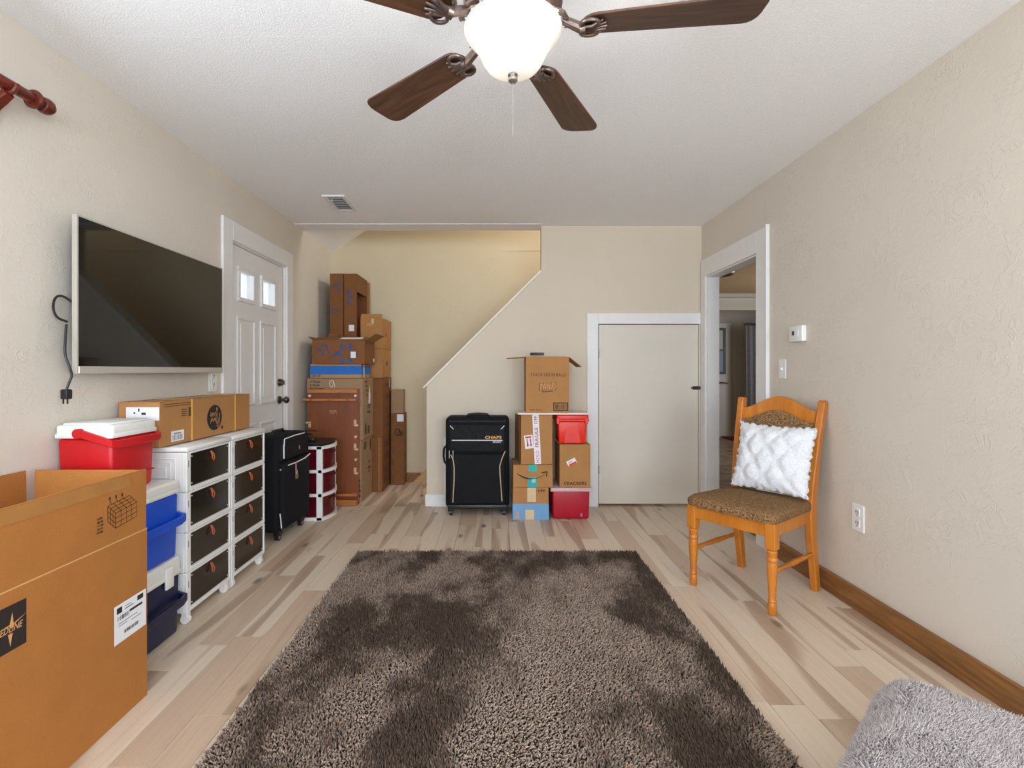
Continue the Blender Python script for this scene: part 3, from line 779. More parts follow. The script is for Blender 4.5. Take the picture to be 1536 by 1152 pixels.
# crest rail, arched
def crest(u, v):
    x = -0.214 + 0.428*u; ar = 0.5*(1+math.cos(math.pi*2*(u-0.5)))
    top = 0.958 + 0.075*ar; bot = 0.885 + 0.06*ar
    yc = post_y(0.95) + 0.018*ar*0.6
    a = v*2*math.pi; zc = (top+bot)/2; hz = (top-bot)/2
    sx = max(-1, min(1, math.cos(a)*1.35)); sz = max(-1, min(1, math.sin(a)*1.35))
    return (x, yc + 0.013*sx, zc + hz*sz)
ch.part('crest_rail', G().grid(crest, 28, 24), M['oak'], ang=40)
# upholstered back panel
def backp(u, v):
    x = -0.200 + 0.40*u; ar = 0.5*(1+math.cos(math.pi*2*(u-0.5)))
    z = 0.56 + v*(0.895 + 0.06*ar - 0.56)
    return (x, post_y(z) - 0.018 - 0.014*math.sin(math.pi*u)**0.5*math.sin(math.pi*v)**0.5, z)
def backr(u, v):
    p = backp(1-u, v); return (p[0], post_y(p[2]) + 0.012, p[2])
ch.part('backrest', G().grid(backp, 20, 20).grid(backr, 20, 20).box(-0.19, 0.19, post_y(0.58)-0.015, post_y(0.58)+0.012, 0.548, 0.575, 0.004, 1), M['seat'], ang=60)

# pillow leaning on the backrest
pl = Thing('throw_pillow', 'white plush throw pillow with diamond quilting leaning on the chair back', 'pillow', (0, 0, 0), 0, local=True)
def pil(front):
    def fn(u, v):
        a = u*2-1; b = v*2-1
        ex = 1-abs(a)**6; ey = 1-abs(b)**6
        edge = 0.006*(math.sin(41*v+2*u)+math.sin(67*v))*abs(a)**8*0.5
        edge2 = 0.006*(math.sin(43*u)+math.sin(71*u+1))*abs(b)**8*0.5
        k = 1-0.06*(1-abs(b)**2)*abs(a)**3
        k2 = 1-0.06*(1-abs(a)**2)*abs(b)**3
        th = 0.058*max(0, (1-abs(a)**2.4))**0.6*max(0, (1-abs(b)**2.4))**0.6
        if front:
            p = (u*3.3 + v*2.3) % 1; q = (u*3.3 - v*2.3) % 1
            th += 0.012*(min(1, 3.2*min(p, 1-p))*min(1, 3.2*min(q, 1-q)))*min(1, 4*(1-abs(a)))*min(1, 4*(1-abs(b)))
            th += 0.004*math.sin(u*37+3*math.sin(v*9))*math.sin(v*31+2)*0.5
        return (a*0.205*k+edge, -th if front else th*0.7, b*0.185*k2+edge2)
    return fn
g = G().grid(pil(True), 72, 72).grid(lambda u, v: pil(False)(1-u, v), 30, 30)
pw = pl.part('cover', g, M['pillow'], ang=80)
fr = []
for i in range(4200):
    side = random.randrange(4); t = random.random(); 
    uv = {0: (t, 0.0), 1: (t, 1.0), 2: (0.0, t), 3: (1.0, t)}[side]
    q = pil(True)(*uv); nx = {0: (0, 0, -1), 1: (0, 0, 1), 2: (-1, 0, 0), 3: (1, 0, 0)}[side]
    fr.append((q, nx))
P = np.array([q for q, _ in fr]); A = np.array([a for _, a in fr], dtype=float)
P = P + np.random.normal(0, 0.004, P.shape)*np.array([[0.3, 1, 0.3]]) - A*0.006
A = A + np.random.normal(0, 0.6, A.shape); A /= np.linalg.norm(A, axis=1, keepdims=True); nf = len(P)
me = pile_mesh('fringe', P, A, np.random.uniform(0.004, 0.008, nf), np.random.uniform(0.002, 0.0035, nf), np.random.normal(0, 0.002, (nf, 3)), np.tile(np.array([[0.72, 0.72, 0.73]]), (nf, 1)))
fo = link('fringe', me, yarn_mat('white plush yarn'), pl.o); fo['kind'] = 'stuff'
# place: local pose on the chair, then to the world
LM = Matrix.Translation((1.208, 2.655, 0)) @ Matrix.Rotation(TH, 4, 'Z') @ Matrix.Translation((0.044, 0.338, 0.702)) @ Matrix.Rotation(R(-17), 4, 'X') @ Matrix.Rotation(R(0.0), 4, 'Y')
pl.o.matrix_world = LM

# ------------------------------------------------------------------ ceiling fan
FXc, FYc, FZ = 0.045, 1.42, 2.165
fan = Thing('ceiling_fan', 'pewter ceiling fan with dark walnut blades and a lit frosted glass bowl', 'ceiling fan', (FXc, FYc, FZ), 0, local=True)
fan.part('canopy', G().lathe([(0, 0.272), (0.075, 0.272), (0.07, 0.235), (0.03, 0.205), (0.016, 0.20), (0.016, 0.13)], 28), M['pewter'])
fan.part('motor_housing', G().lathe([(0.02, 0.14), (0.07, 0.135), (0.12, 0.11), (0.135, 0.075), (0.13, 0.045), (0.138, 0.035), (0.135, 0.02), (0.10, -0.005), (0.075, -0.02), (0.085, -0.03), (0.085, -0.045), (0.0, -0.045)], 36), M['pewter'])
def blade_loop():
    pts = []
    r0, r1, wa, wb = 0.185, 0.655, 0.052, 0.072
    for a in range(0, 7): t = R(90+a*30/1) if False else None
    out = []
    # root (rounded), lower edge, tip (rounded corners), upper edge
    for i in range(9):
        a = R(90 + i*22.5); out.append((r0+0.045+0.045*math.cos(a), wa*math.sin(a)))
    for i in range(5):
        a = R(-90 + i*22.5); out.append((r1-0.05+0.05*math.cos(a)*1.0, -wb+0.035+0.035*math.sin(a)))
    for i in range(5):
        a = R(i*22.5); out.append((r1-0.035+0.035*math.cos(a)-0.0, wb-0.05+0.05*math.sin(a)))
    return out
BA = [-8, 64, 136, 208, 280]
for k_, a in enumerate(BA):
    Rm = Matrix.Rotation(R(a), 4, 'Z'); Pm = Rm @ Matrix.Translation((0, 0, -0.048)) @ Matrix.Rotation(R(9), 4, 'X')
    g = G().prism(blade_loop(), 0.007, None, 0.0015); me = g.mesh('blade'); 
    b = link('blade', me, M['walnut'], fan.o); b.matrix_local = Pm
    # iron: arm, scroll rings and palmette ribs under the blade root
    g = G().tube([(0.075, 0, 0.050), (0.11, 0, 0.036), (0.150, 0, 0.012), (0.19, 0, -0.008)], [0.014, 0.011, 0.012, 0.014], 10)
    for s in (-1, 1):
        g.tube([(0.205+0.024*math.cos(t)+0.004, s*0.024+0.020*math.sin(t), -0.007) for t in np.linspace(0, 6.283, 16)[:-1]], 0.0055, 8, True)
        g.tube([(0.10, s*0.012, 0.042), (0.115, s*0.034, 0.034), (0.14, s*0.038, 0.020), (0.15, s*0.022, 0.012), (0.138, s*0.014, 0.018)], [0.006, 0.0055, 0.005, 0.0045, 0.004], 8)
    for q in range(5):
        aa = R(-40+20*q); g.tube([(0.19, 0.004*(q-2), -0.008), (0.215, 0.018*math.sin(aa)*1.2, -0.010), (0.205+0.05*math.cos(aa), 0.052*math.sin(aa), -0.005)], [0.006, 0.0065, 0.003], 8)
    g.cyl((0.182, 0, -0.010), (0.196, 0, -0.008), 0.016)
    me = g.mesh('blade_iron'); b2 = link('blade_iron', me, M['pewter'], fan.o); b2.matrix_local = Pm
# light kit
fan.part('fitter', G().lathe([(0.0, -0.045), (0.07, -0.045), (0.075, -0.055), (0.0, -0.058)], 28), M['pewter'])
gl = N('frosted glass')
tr = gl.node('ShaderNodeBsdfTranslucent'); tr.inputs[0].default_value = (0.98, 0.93, 0.83, 1)
mx = gl.node('ShaderNodeMixShader'); mx.inputs[0].default_value = 0.0035
gl.col(srgb(238, 234, 222)); gl.rough(0.25)
gl.l(gl.b.outputs[0], mx.inputs[1]); gl.l(tr.outputs[0], mx.inputs[2]); gl.l(mx.outputs[0], gl.t.nodes['Material Output'].inputs['Surface'])
bowl = [(0.126, -0.034), (0.133, -0.038), (0.136, -0.046), (0.132, -0.056), (0.122, -0.068), (0.109, -0.082), (0.098, -0.098), (0.090, -0.115), (0.083, -0.131), (0.072, -0.146), (0.055, -0.157), (0.032, -0.163), (0.012, -0.165), (0.0, -0.165)]
fan.part('glass_bowl', G().lathe(bowl, 48), gl.m, ang=80)
fan.part('finial', G().lathe([(0, -0.163), (0.013, -0.164), (0.014, -0.169), (0.008, -0.172), (0.013, -0.177), (0.013, -0.184), (0.006, -0.190), (0, -0.191)], 16), M['steel'])
g = G().cyl((0.0, -0.004, -0.19), (0.0, -0.004, -0.340), 0.0007, n=6)
for i in range(48): g.sph((0, -0.004, -0.192-i*0.0031), 0.0011, u=6, v=4)
fan.part('pull_chain', g, M['steel'])
def bulb(dx, dy):
    l = bpy.data.lights.new('fan_bulb', 'POINT'); l.energy = 16.0; l.color = (1.0, 0.97, 0.93); l.shadow_soft_size = 0.025
    o = bpy.data.objects.new('fan_bulb', l); COL.objects.link(o); o.location = (FXc+dx, FYc+dy, FZ-0.085)
bulb(-0.03, 0.0); bulb(0.03, 0.0)

# ceiling vent
v = Thing('ceiling_vent', 'small white louvred vent in the ceiling near the stairs', 'vent', (-1.17, 3.85, ZC), 0)
x0, x1, y0, y1 = -1.255, -1.090, 3.675, 4.03
g = G()
for a in ((x0, x1, y0, y0+0.03), (x0, x1, y1-0.03, y1), (x0, x0+0.03, y0+0.03, y1-0.03), (x1-0.03, x1, y0+0.03, y1-0.03)): g.box(a[0], a[1], a[2], a[3], ZC-0.012, ZC-0.0005, 0.003, 1)
v.part('frame', g, M['white'])
v.part('backing', G().box(x0+0.03, x1-0.03, y0+0.03, y1-0.03, ZC-0.002, ZC-0.0005), M['ink_grey'])
for i in range(7):
    yy = y0+0.05+i*0.040
    v.part('louvre', G().box(x0+0.032, x1-0.032, -0.014, 0.014, -0.001, 0.001, M=Matrix.Translation((0, yy, ZC-0.009)) @ Matrix.Rotation(R(25), 4, 'X')), M['white'])
v.part('lever', G().box(x0+0.05, x0+0.058, y0+0.06, y0+0.09, ZC-0.024, ZC-0.012, 0.002, 1), M['white_plastic'])

# ------------------------------------------------------------------ television
tv = Thing('television', 'large flat television with silver edge mounted on the left wall', 'television', (-1.66, 2.54, 1.17))
tx, ty0, ty1, tz0, tz1 = -1.640, 2.006, 3.072, 1.168, 1.792
tv.part('back_shell', G().box(tx-0.050, tx-0.012, ty0+0.10, ty1-0.10, tz0+0.05, tz1-0.08, 0.008, 2), M['black'])
tv.part('wall_mount', G().box(XL+0.001, tx-0.043, 2.30, 2.78, 1.40, 1.60, 0.003, 1), M['black'])
tv.part('bezel', G().box(tx-0.020, tx, ty0, ty0+0.007, tz0, tz1).box(tx-0.014, tx, ty1-0.006, ty1, tz0, tz1).box(tx-0.014, tx, ty0+0.007, ty1-0.006, tz1-0.006, tz1).box(tx-0.014, tx+0.003, ty0+0.007, ty1-0.006, tz0, tz0+0.030, 0.002, 1), M['silver'])
tv.part('screen', G().box(tx-0.012, tx-0.001, ty0+0.007, ty1-0.006, tz0+0.030, tz1-0.006), M['screen'], smooth=False)
yc = 1.985
cord = tv.part('power_cord', G().tube(spline([(-1.665, 2.03, 1.44), (-1.690, 2.0, 1.47), (-1.70, 1.978, 1.46), (-1.70, 1.968, 1.42), (-1.69, 1.975, 1.385), (-1.672, 2.0, 1.37)]), 0.0045, 8)
        .tube(spline([(-1.672, 1.995, 1.36), (-1.668, 1.985, 1.30), (-1.662, 1.978, 1.24), (-1.650, 1.985, 1.19), (-1.648, 1.990, 1.16), (-1.655, 1.985, 1.13), (-1.66, 1.98, 1.105)]), 0.0045, 8), M['black'])
tv.part('plug', G().box(-1.674, -1.646, 1.966, 1.994, 1.070, 1.108, 0.005, 2).box(-1.670, -1.668, 1.974, 1.980, 1.052, 1.070).box(-1.654, -1.652, 1.974, 1.980, 1.052, 1.070), M['black'], cord)

# ------------------------------------------------------------------ curtain rod
rd = Thing('curtain_rod', 'mahogany wooden curtain rod with turned finial on the left wall', 'curtain rod', (-1.66, 0.85, 2.12))
rx, rz = -1.655, 2.150
rd.part('rod', G().cyl((rx, 0.0, rz), (rx, 1.83, rz), 0.019, n=24), M['mahogany'])
for ye, s in ((1.83, 1), (0.0, -1)):
    Mf = Matrix.Translation((rx, ye, rz)) @ Matrix.Rotation(R(-90*s), 4, 'X')
    rd.part('finial', G().lathe([(0.0, -0.004), (0.030, -0.004), (0.034, 0.002), (0.032, 0.012), (0.017, 0.016), (0.016, 0.030), (0.026, 0.036), (0.030, 0.05), (0.028, 0.066), (0.018, 0.08), (0, 0.085)], 24, M=Mf), M['mahogany'])
for ye in (1.745, 0.09):
    g = G().tube([(rx+0.024*math.cos(t), ye, rz+0.024*math.sin(t)) for t in np.linspace(R(-190), R(10), 12)], 0.009, 8)
    g.sweep([(XL+0.004, ye, rz-0.10), (XL+0.02, ye, rz-0.065), (rx-0.03, ye, rz-0.045), (rx-0.004, ye, rz-0.026)], [0.05, 0.045, 0.04, 0.034], [0.03, 0.028, 0.026, 0.022], (0, 1, 0))
    g.box(XL+0.0005, XL+0.012, ye-0.03, ye+0.03, rz-0.14, rz-0.03, 0.004, 1)
    rd.part('bracket', g, M['mahogany'])

# ------------------------------------------------------------------ wall plates
t = Thing('thermostat', 'small white thermostat on the right wall above the light switch', 'thermostat', (XR, 3.02, 1.35))
t.part('housing', G().box(XR-0.030, XR-0.0005, 2.953, 3.087, 1.350, 1.444, 0.006, 2), M['white_plastic'])
t.part('display', G().box(XR-0.0312, XR-0.029, 3.028, 3.052, 1.388, 1.414, 0.001, 1), M['black'])
t.part('dial', G().box(XR-0.033, XR-0.029, 2.985, 3.000, 1.375, 1.42, 0.002, 1), M['white'])
t = Thing('light_switch', 'white toggle switch plate on the right wall near the doorway', 'light switch', (XR, 3.2, 1.13))
t.part('plate', G().box(XR-0.006, XR-0.0005, 3.160, 3.240, 1.128, 1.252, 0.003, 1), M['white_plastic'])
t.part('toggle', G().box(XR-0.018, XR-0.005, 3.194, 3.206, 1.182, 1.200, 0.002, 1), M['white'])
def outlet(label, x, y, z, side):
    s = -1 if side == 'R' else 1
    t = Thing('wall_outlet', label, 'outlet', (x, y, z-0.06))
    def bb(a, b, y0, y1, z0, z1): return (min(x+s*a, x+s*b), max(x+s*a, x+s*b), y0, y1, z0, z1)
    t.part('plate', G().box(*bb(0.0005, 0.006, y-0.042, y+0.042, z-0.066, z+0.066), 0.002, 1), M['white_plastic'])
    for dz in (-0.026, 0.026):
        r_ = t.part('receptacle', G().box(*bb(0.005, 0.009, y-0.017, y+0.017, z+dz-0.020, z+dz+0.020), 0.002, 1), M['white'])
        g = G().box(*bb(0.0085, 0.0095, y-0.009, y-0.005, z+dz-0.004, z+dz+0.010)).box(*bb(0.0085, 0.0095, y+0.005, y+0.009, z+dz-0.004, z+dz+0.010)).box(*bb(0.0085, 0.0095, y-0.003, y+0.003, z+dz-0.014, z+dz-0.008))
        t.part('slots', g, M['ink'], r_)
outlet('white double outlet low on the right wall behind the chair', XR, 2.53, 0.455, 'R')
outlet('white outlet plate on the left wall below the television', XL, 3.13, 1.12, 'L')

# ------------------------------------------------------------------ cardboard boxes
CT = 0.004   # board thickness
def closed_box(name, label, x0, x1, y0, y1, z0, z1, m, group=None, tape=None, seam='x', rotz=0.0):
    c = ((x0+x1)/2, (y0+y1)/2, z0)
    t = Thing(name, label, 'box', c, rotz, group)
    t.body = t.part('carton', G().box(x0, x1, y0, y1, z0, z1-0.003, 0.0025, 1), m)
    ym = (y0+y1)/2; xm = (x0+x1)/2
    if seam == 'x':
        t.part('flap', G().box(x0+0.001, x1-0.001, y0+0.001, ym-0.001, z1-0.003, z1), m); t.part('flap', G().box(x0+0.001, x1-0.001, ym+0.001, y1-0.001, z1-0.003, z1), m)
        if tape: t.part('tape', G().box(x0, x1, ym-0.025, ym+0.025, z1, z1+0.0006), tape)
    else:
        t.part('flap', G().box(x0+0.001, xm-0.001, y0+0.001, y1-0.001, z1-0.003, z1), m); t.part('flap', G().box(xm+0.001, x1-0.001, y0+0.001, y1-0.001, z1-0.003, z1), m)
        if tape: t.part('tape', G().box(xm-0.025, xm+0.025, y0, y1, z1, z1+0.0006), tape)
    return t

def open_box(name, label, x0, x1, y0, y1, z0, z1, m, group=None, inner=None):
    t = Thing(name, label, 'box', ((x0+x1)/2, (y0+y1)/2, z0), 0, group)
    k = CT
    g = G().box(x0, x1, y0, y0+k, z0, z1).box(x0, x1, y1-k, y1, z0, z1).box(x0, x0+k, y0+k, y1-k, z0, z1).box(x1-k, x1, y0+k, y1-k, z0, z1).box(x0+k, x1-k, y0+k, y1-k, z0, z0+k)
    t.body = t.part('carton', g, m, smooth=False)
    return t
def flap(t, p, axis, length, width, ang, m, thick=CT, name='flap'):
    """a flap hinged along `axis` ('x' or 'y') at point p, `length` along the hinge, leaning by ang from upright (+ outwards to -y / +x)"""
    if axis == 'x': Mx_ = Matrix.Translation(p) @ Matrix.Rotation(ang, 4, 'X'); g = G().box(0, length, -thick/2, thick/2, 0, width, M=Mx_)
    else: Mx_ = Matrix.Translation(p) @ Matrix.Rotation(ang, 4, 'Y'); g = G().box(-thick/2, thick/2, 0, length, 0, width, M=Mx_)
    return t.part(name, g, m, smooth=False)
E = 0.0012
def burst(cx, cy, r, w, rays=6, a0=90):
    out = []
    for i in range(rays):
        a = R(a0 + i*360/rays); c, s = math.cos(a), math.sin(a)
        out.append([(cx+c*d-s*q, cy+s*d+c*q) for d, q in ((r*0.42, -w*0.3), (r*0.6, -w*0.5), (r, -w*0.35), (r, w*0.35), (r*0.6, w*0.5), (r*0.42, w*0.3))])
    return out

# the big open box in front, left
bx0, bx1, by0, by1, bz = -1.700, -1.272, 0.80, 1.868, 0.607
t = open_box('open_cardboard_box', 'large open kraft box with black star logo, standing by the coolers', bx0, bx1, by0, by1, 0.001, bz, M['box_big'])
flap(t, (bx1-0.002, by0+0.004, bz), 'y', by1-by0-0.012, 0.218, R(0.5), M['box_big'])
flap(t, (bx0+0.002, by0+0.004, bz), 'y', by1-by0-0.018, 0.212, R(-1.0), M['box_big'])
flap(t, (bx0+0.02, by1-0.002, bz), 'x', bx1-bx0-0.024, 0.212, R(-0.8), M['box_big'])
flap(t, (bx0+0.03, by0+0.002, bz), 'x', bx1-bx0-0.05, 0.212, R(60), M['box_big'])
t.part('crease', G().box(bx1-0.0005, bx1+0.0008, by0, by1, bz-0.002, bz+0.002), M['box_edge'])
t.part('tape', G().box(bx1+0.0022, bx1+0.0030, by0+0.02, by1-0.09, bz+0.172, bz+0.214), M['tape'])
fx = bx1+0.0012
lg = t.part('logo_patch', G().flat([rect(0, 0.120, 0, 0.120)], frame((fx, 1.267, 0.4465), '+x')), M['ink'], smooth=False)
Mf = frame((fx+0.0005, 1.267, 0.4465), '+x') @ Matrix.Diagonal((0.66, 1, 1, 1))
decal(t, 'star', [[(0.120, 0.100), (0.127, 0.066), (0.118, 0.058), (0.108, 0.066)], [(0.112, 0.012), (0.122, 0.046), (0.102, 0.046)], [(0.185, 0.082), (0.127, 0.070), (0.127, 0.066)], [(0.05, 0.066), (0.108, 0.066), (0.108, 0.070)]], Mf, M['ink_tan'], lg)
text(t, 'MEDLINE', frame((fx+0.0005, 1.297, 0.4465+0.050), '+x'), 0.080, 0.017, M['ink_tan'], lg, bold=0.01, shear=0.3)
# stacking diagram
Mf = frame((bx1+0.0030, 1.665, 0.655), '+x'); lp = []
A0, B0, C0 = (0.035, 0.0), (0.0, 0.045), (0.115, 0.02)
def qv(o, p, q, n1, n2, w=0.0016):
    out = []
    for i in range(n1+1):
        s = i/n1; out += stroke([(o[0]+p[0]*s, o[1]+p[1]*s), (o[0]+p[0]*s+q[0], o[1]+p[1]*s+q[1])], w)
    for i in range(n2+1):
        s = i/n2; out += stroke([(o[0]+q[0]*s, o[1]+q[1]*s), (o[0]+q[0]*s+p[0], o[1]+q[1]*s+p[1])], w)
    return out
lp += qv((0.045, 0.0), (0.10, 0.012), (0.0, 0.050), 4, 3)
lp += qv((0.045, 0.0), (-0.035, 0.032), (0.0, 0.050), 3, 3)
lp += qv((0.045, 0.050), (0.10, 0.012), (-0.035, 0.032), 4, 3)
for i in range(3): lp += stroke([(0.02+i*0.028, 0.098), (0.026+i*0.028, 0.085)], 0.002) + [rect(0.016+i*0.028, 0.022+i*0.028, 0.100, 0.110)]
for i in range(5): lp += bars(-0.036, -0.008, 0.004+i*0.011, 0.011+i*0.011, 7, i)
decal(t, 'diagram', lp, Mf, M['ink'], t.body)
lb = t.part('shipping_label', G().flat([rect(0, 0.155, 0, 0.130)], frame((fx, 1.705, 0.262), '+x')), M['paper'], smooth=False)
Mf = frame((fx+0.0005, 1.705, 0.262), '+x')
decal(t, 'print', [rect(0.012, 0.036, 0.100, 0.120)] + [rect(0.05, 0.09, 0.103, 0.106), rect(0.05, 0.08, 0.112, 0.114)] + bars(0.015, 0.07, 0.076, 0.090, 14, 2) + [rect(0.072, 0.135, 0.084, 0.092)] + bars(0.045, 0.115, 0.022, 0.034, 22, 3) + [rect(0.02, 0.11, 0.064, 0.066), rect(0.02, 0.06, 0.056, 0.058), rect(0.08, 0.13, 0.052, 0.054), rect(0.11, 0.14, 0.105, 0.122)], Mf, M['ink'], lb)

# long box on top of the drawers
lx0, lx1, ly0, ly1, lz0, lz1 = -1.706, -1.520, 2.315, 3.160, 0.8315, 1.038
t = closed_box('long_cardboard_box', 'long kraft box with black oval emblem and yellow straps on the white drawers', lx0, lx1, ly0, ly1, lz0, lz1, M['box'], seam='y', tape=M['tape'])
for y in (2.552, 2.975):
    t.part('strap', G().box(lx0-0.001, lx1+0.0022, y, y+0.013, lz1+0.0006, lz1+0.0016).box(lx1+0.0008, lx1+0.0022, y, y+0.013, lz0, lz1+0.0006), M['strap'])
fx = lx1+0.0012
ov = t.part('emblem', G().flat([circ(0, 0, 0.072, 36, 0.068)], frame((fx, 2.765, 0.928), '+x')), M['ink'], smooth=False)
# swirling pale script strokes
def arc(cx, cy, r, a0, a1, n=10, ry=None): return [(cx+r*math.cos(R(a0+(a1-a0)*i/n)), cy+(ry or r)*math.sin(R(a0+(a1-a0)*i/n))) for i in range(n+1)]
sc = []
for pts in ([(-0.045, 0.01), (-0.035, 0.03), (-0.03, 0.005), (-0.022, 0.028), (-0.018, 0.006), (-0.008, 0.028), (0.0, 0.01), (0.012, 0.03)],
            [(-0.045, -0.03), (-0.03, 0.0), (-0.032, -0.02), (-0.018, -0.002), (-0.016, -0.022), (-0.002, -0.002), (0.002, -0.022), (0.012, 0.0)],
            arc(0.025, -0.005, 0.014, 100, 360, 10, 0.03), [(0.018, 0.045), (0.026, 0.0), (0.02, -0.04), (0.028, -0.055), (0.045, -0.03), (0.05, 0.02)], arc(0.02, 0.045, 0.007, 0, 360, 8)):
    sc += stroke(pts, 0.0035)
decal(t, 'script', sc, frame((fx+0.0005, 2.765, 0.928), '+x'), M['ink_tan'], ov)
decal(t, 'dot_mark', [circ(0, 0, 0.010, 10)], frame((fx, 2.840, 0.868), '+x'), M['ink'], t.body)
lb = t.part('barcode_label', G().flat([rect(0, 0.098, 0, 0.050)], frame((fx, 2.395, 0.846), '+x')), M['paper'], smooth=False)
decal(t, 'print', bars(0.008, 0.088, 0.006, 0.030, 20, 4) + [rect(0.02, 0.075, 0.034, 0.040)], frame((fx+0.0004, 2.395, 0.846), '+x'), M['ink_grey'], lb)
decal(t, 'print', stroke([(0, 0.004), (0.21, 0.004)], 0.003) + stroke([(0, 0.014), (0.21, 0.014)], 0.0035) + [rect(0.185, 0.215, -0.055, -0.01)] + [rect(0.13, 0.175, -0.02-i*0.01, -0.016-i*0.01) for i in range(4)], frame((fx, 2.345, 1.010), '+x'), M['ink_brown'], t.body)
decal(t, 'address_label', [rect(0, 0.150, 0, 0.060)], frame((lx0+0.035, ly0-0.0012, 0.955), '-y'), M['paper'], t.body)
decal(t, 'print', [rect(0.055, 0.062, 0.040, 0.054), rect(0.035, 0.042, 0.030, 0.038), rect(0.07, 0.09, 0.026, 0.036)], frame((lx0+0.035, ly0-0.0018, 0.955), '-y'), M['ink'], t.body)

# front stack against the stairwell, behind the drawer tower
ST = 'brown boxes stacked at the foot of the stairs'
t = closed_box('tissue_carton', 'greyish carton with black lettering on the floor, lower one beside the wooden panel', -1.655, -1.205, 4.575, 4.968, 0.001, 0.560, M['box_grey'], ST)
Mf = lambda y, z: frame((-1.205+E, y, z), '+x')
decal(t, 'print', [rect(0, 0.09, i*0.03, i*0.03+0.012) for i in (0, 1, 3)] + bars(0, 0.09, 0.036, 0.055, 9, 5), Mf(4.80, 0.23), M['ink_brown'], t.body)
decal(t, 'print', bars(0.0, 0.10, 0.0, 0.07, 7, 6), Mf(4.66, 0.46), M['ink_brown'], t.body)
decal(t, 'leaf_print', [circ(0.03, 0.05, 0.032, 14, 0.06)], Mf(4.87, 0.43), M['ink_brown'], t.body)
for i in range(4): decal(t, 'print', bars(0, 0.065, 0, 0.026, 5, 20+i), frame((-1.275, 4.575-E, 0.05+i*0.045), '-y'), M['ink'], t.body)
t = closed_box('tissue_carton', 'greyish carton marked 4 Packs 6 Rolls 156 Sheets, right above the wooden panel', -1.690, -1.195, 4.575, 4.968, 0.562, 1.112, M['box_grey'], ST)
for i, s in enumerate(('4 Packs', '6 Rolls', '156 Sheets')):
    text(t, s, frame((-1.665, 4.575-E, 1.072-i*0.030), '-y'), (0.095, 0.09, 0.125)[i], 0.020, M['ink'], t.body, bold=0.02)
decal(t, 'print', stroke(arc(0.02, 0.035, 0.018, 60, 300, 8, 0.03), 0.004) + stroke([(0.03, 0.0), (0.035, 0.06), (0.05, 0.0)], 0.004), frame((-1.49, 4.575-E, 1.03), '-y'), M['paper'], t.body)
Mf = lambda y, z: frame((-1.195+E, y, z), '+x')
decal(t, 'flame_print', [[(0.0, 0.0), (0.02, -0.01), (0.06, -0.01), (0.075, 0.05), (0.05, 0.17), (0.03, 0.10), (0.005, 0.09)]], Mf(4.78, 0.88), M['paper'], t.body)
for i in range(4): decal(t, 'print', bars(0, 0.09, 0, 0.022, 6, 40+i), Mf(4.66+0.012*i, 1.07-i*0.042), M['ink_brown'], t.body)
decal(t, 'print', [rect(0, 0.13, 0.10, 0.106), rect(0, 0.13, 0.07, 0.074)] + bars(0, 0.12, 0.08, 0.096, 8, 31) + bars(0, 0.11, 0.02, 0.05, 6, 32), Mf(4.74, 0.76), M['ink'], t.body)
decal(t, 'leaf_print', [circ(0.03, 0.05, 0.03, 12, 0.06), rect(0.10, 0.17, 0, 0.07)], Mf(4.65, 0.60), M['ink_brown'], t.body)
t = closed_box('flat_cardboard_box', 'flat box with bright blue band under the open box with blue starburst', -1.655, -1.200, 4.555, 4.860, 1.114, 1.238, M['box_pale'], ST)
t.part('blue_band', G().box(-1.6565, -1.1985, 4.5535, 4.8615, 1.146, 1.222), M['box_blue'], t.body, label='bright blue printed band')
decal(t, 'print', bars(0, 0.085, 0, 0.020, 7, 8), frame((-1.640, 4.553-E, 1.124), '-y'), M['ink'], t.body)
decal(t, 'tape', [rect(0, 0.05, 0, 0.124)], frame((-1.198+E, 4.60, 1.114), '+x'), M['tape_pale'], t.body)
# open starburst box
t = open_box('open_starburst_box', 'open brown box with blue starburst print and spread flaps', -1.625, -1.163, 4.520, 4.885, 1.240, 1.450, M['box_dark'], ST)
decal(t, 'starburst', burst(0.30, 0.09, 0.10, 0.042, 6, 60), frame((-1.625, 4.520-E, 1.240), '-y'), M['ink_blue'], t.body)
decal(t, 'starburst', burst(0.10, 0.125, 0.052, 0.018, 8, 20), frame((-1.625, 4.520-E, 1.240), '-y'), M['ink_blue'], t.body)
decal(t, 'starburst', burst(0.18, 0.06, 0.028, 0.01, 6, 10), frame((-1.625, 4.520-E, 1.240), '-y'), M['ink_blue'], t.body)
decal(t, 'white_label', [rect(0, 0.045, 0, 0.055)], frame((-1.285, 4.520-2*E, 1.292), '-y'), M['paper'], t.body)
decal(t, 'white_label', [rect(0, 0.045, 0, 0.032)], frame((-1.163+E, 4.83, 1.262), '+x'), M['paper'], t.body)
f1 = flap(t, (-1.627, 4.524, 1.450), 'x', 0.462, 0.16, R(-78), M['box_inside'])
t.part('paper_label', G().flat([rect(0.23, 0.43, 0.03, 0.13)], Matrix.Translation((-1.627, 4.524, 1.450)) @ Matrix.Rotation(R(-78), 4, 'X') @ Matrix.Rotation(R(90), 4, 'X') @ Matrix.Translation((0, 0, 0.0035))), M['paper'], f1, smooth=False)
flap(t, (-1.623, 4.53, 1.450), 'y', 0.33, 0.05, R(-52), M['box_inside'])
flap(t, (-1.165, 4.53, 1.450), 'y', 0.34, 0.115, R(60), M['box'])
flap(t, (-1.60, 4.881, 1.450), 'x', 0.09, 0.085, R(-8), M['box_dark'])

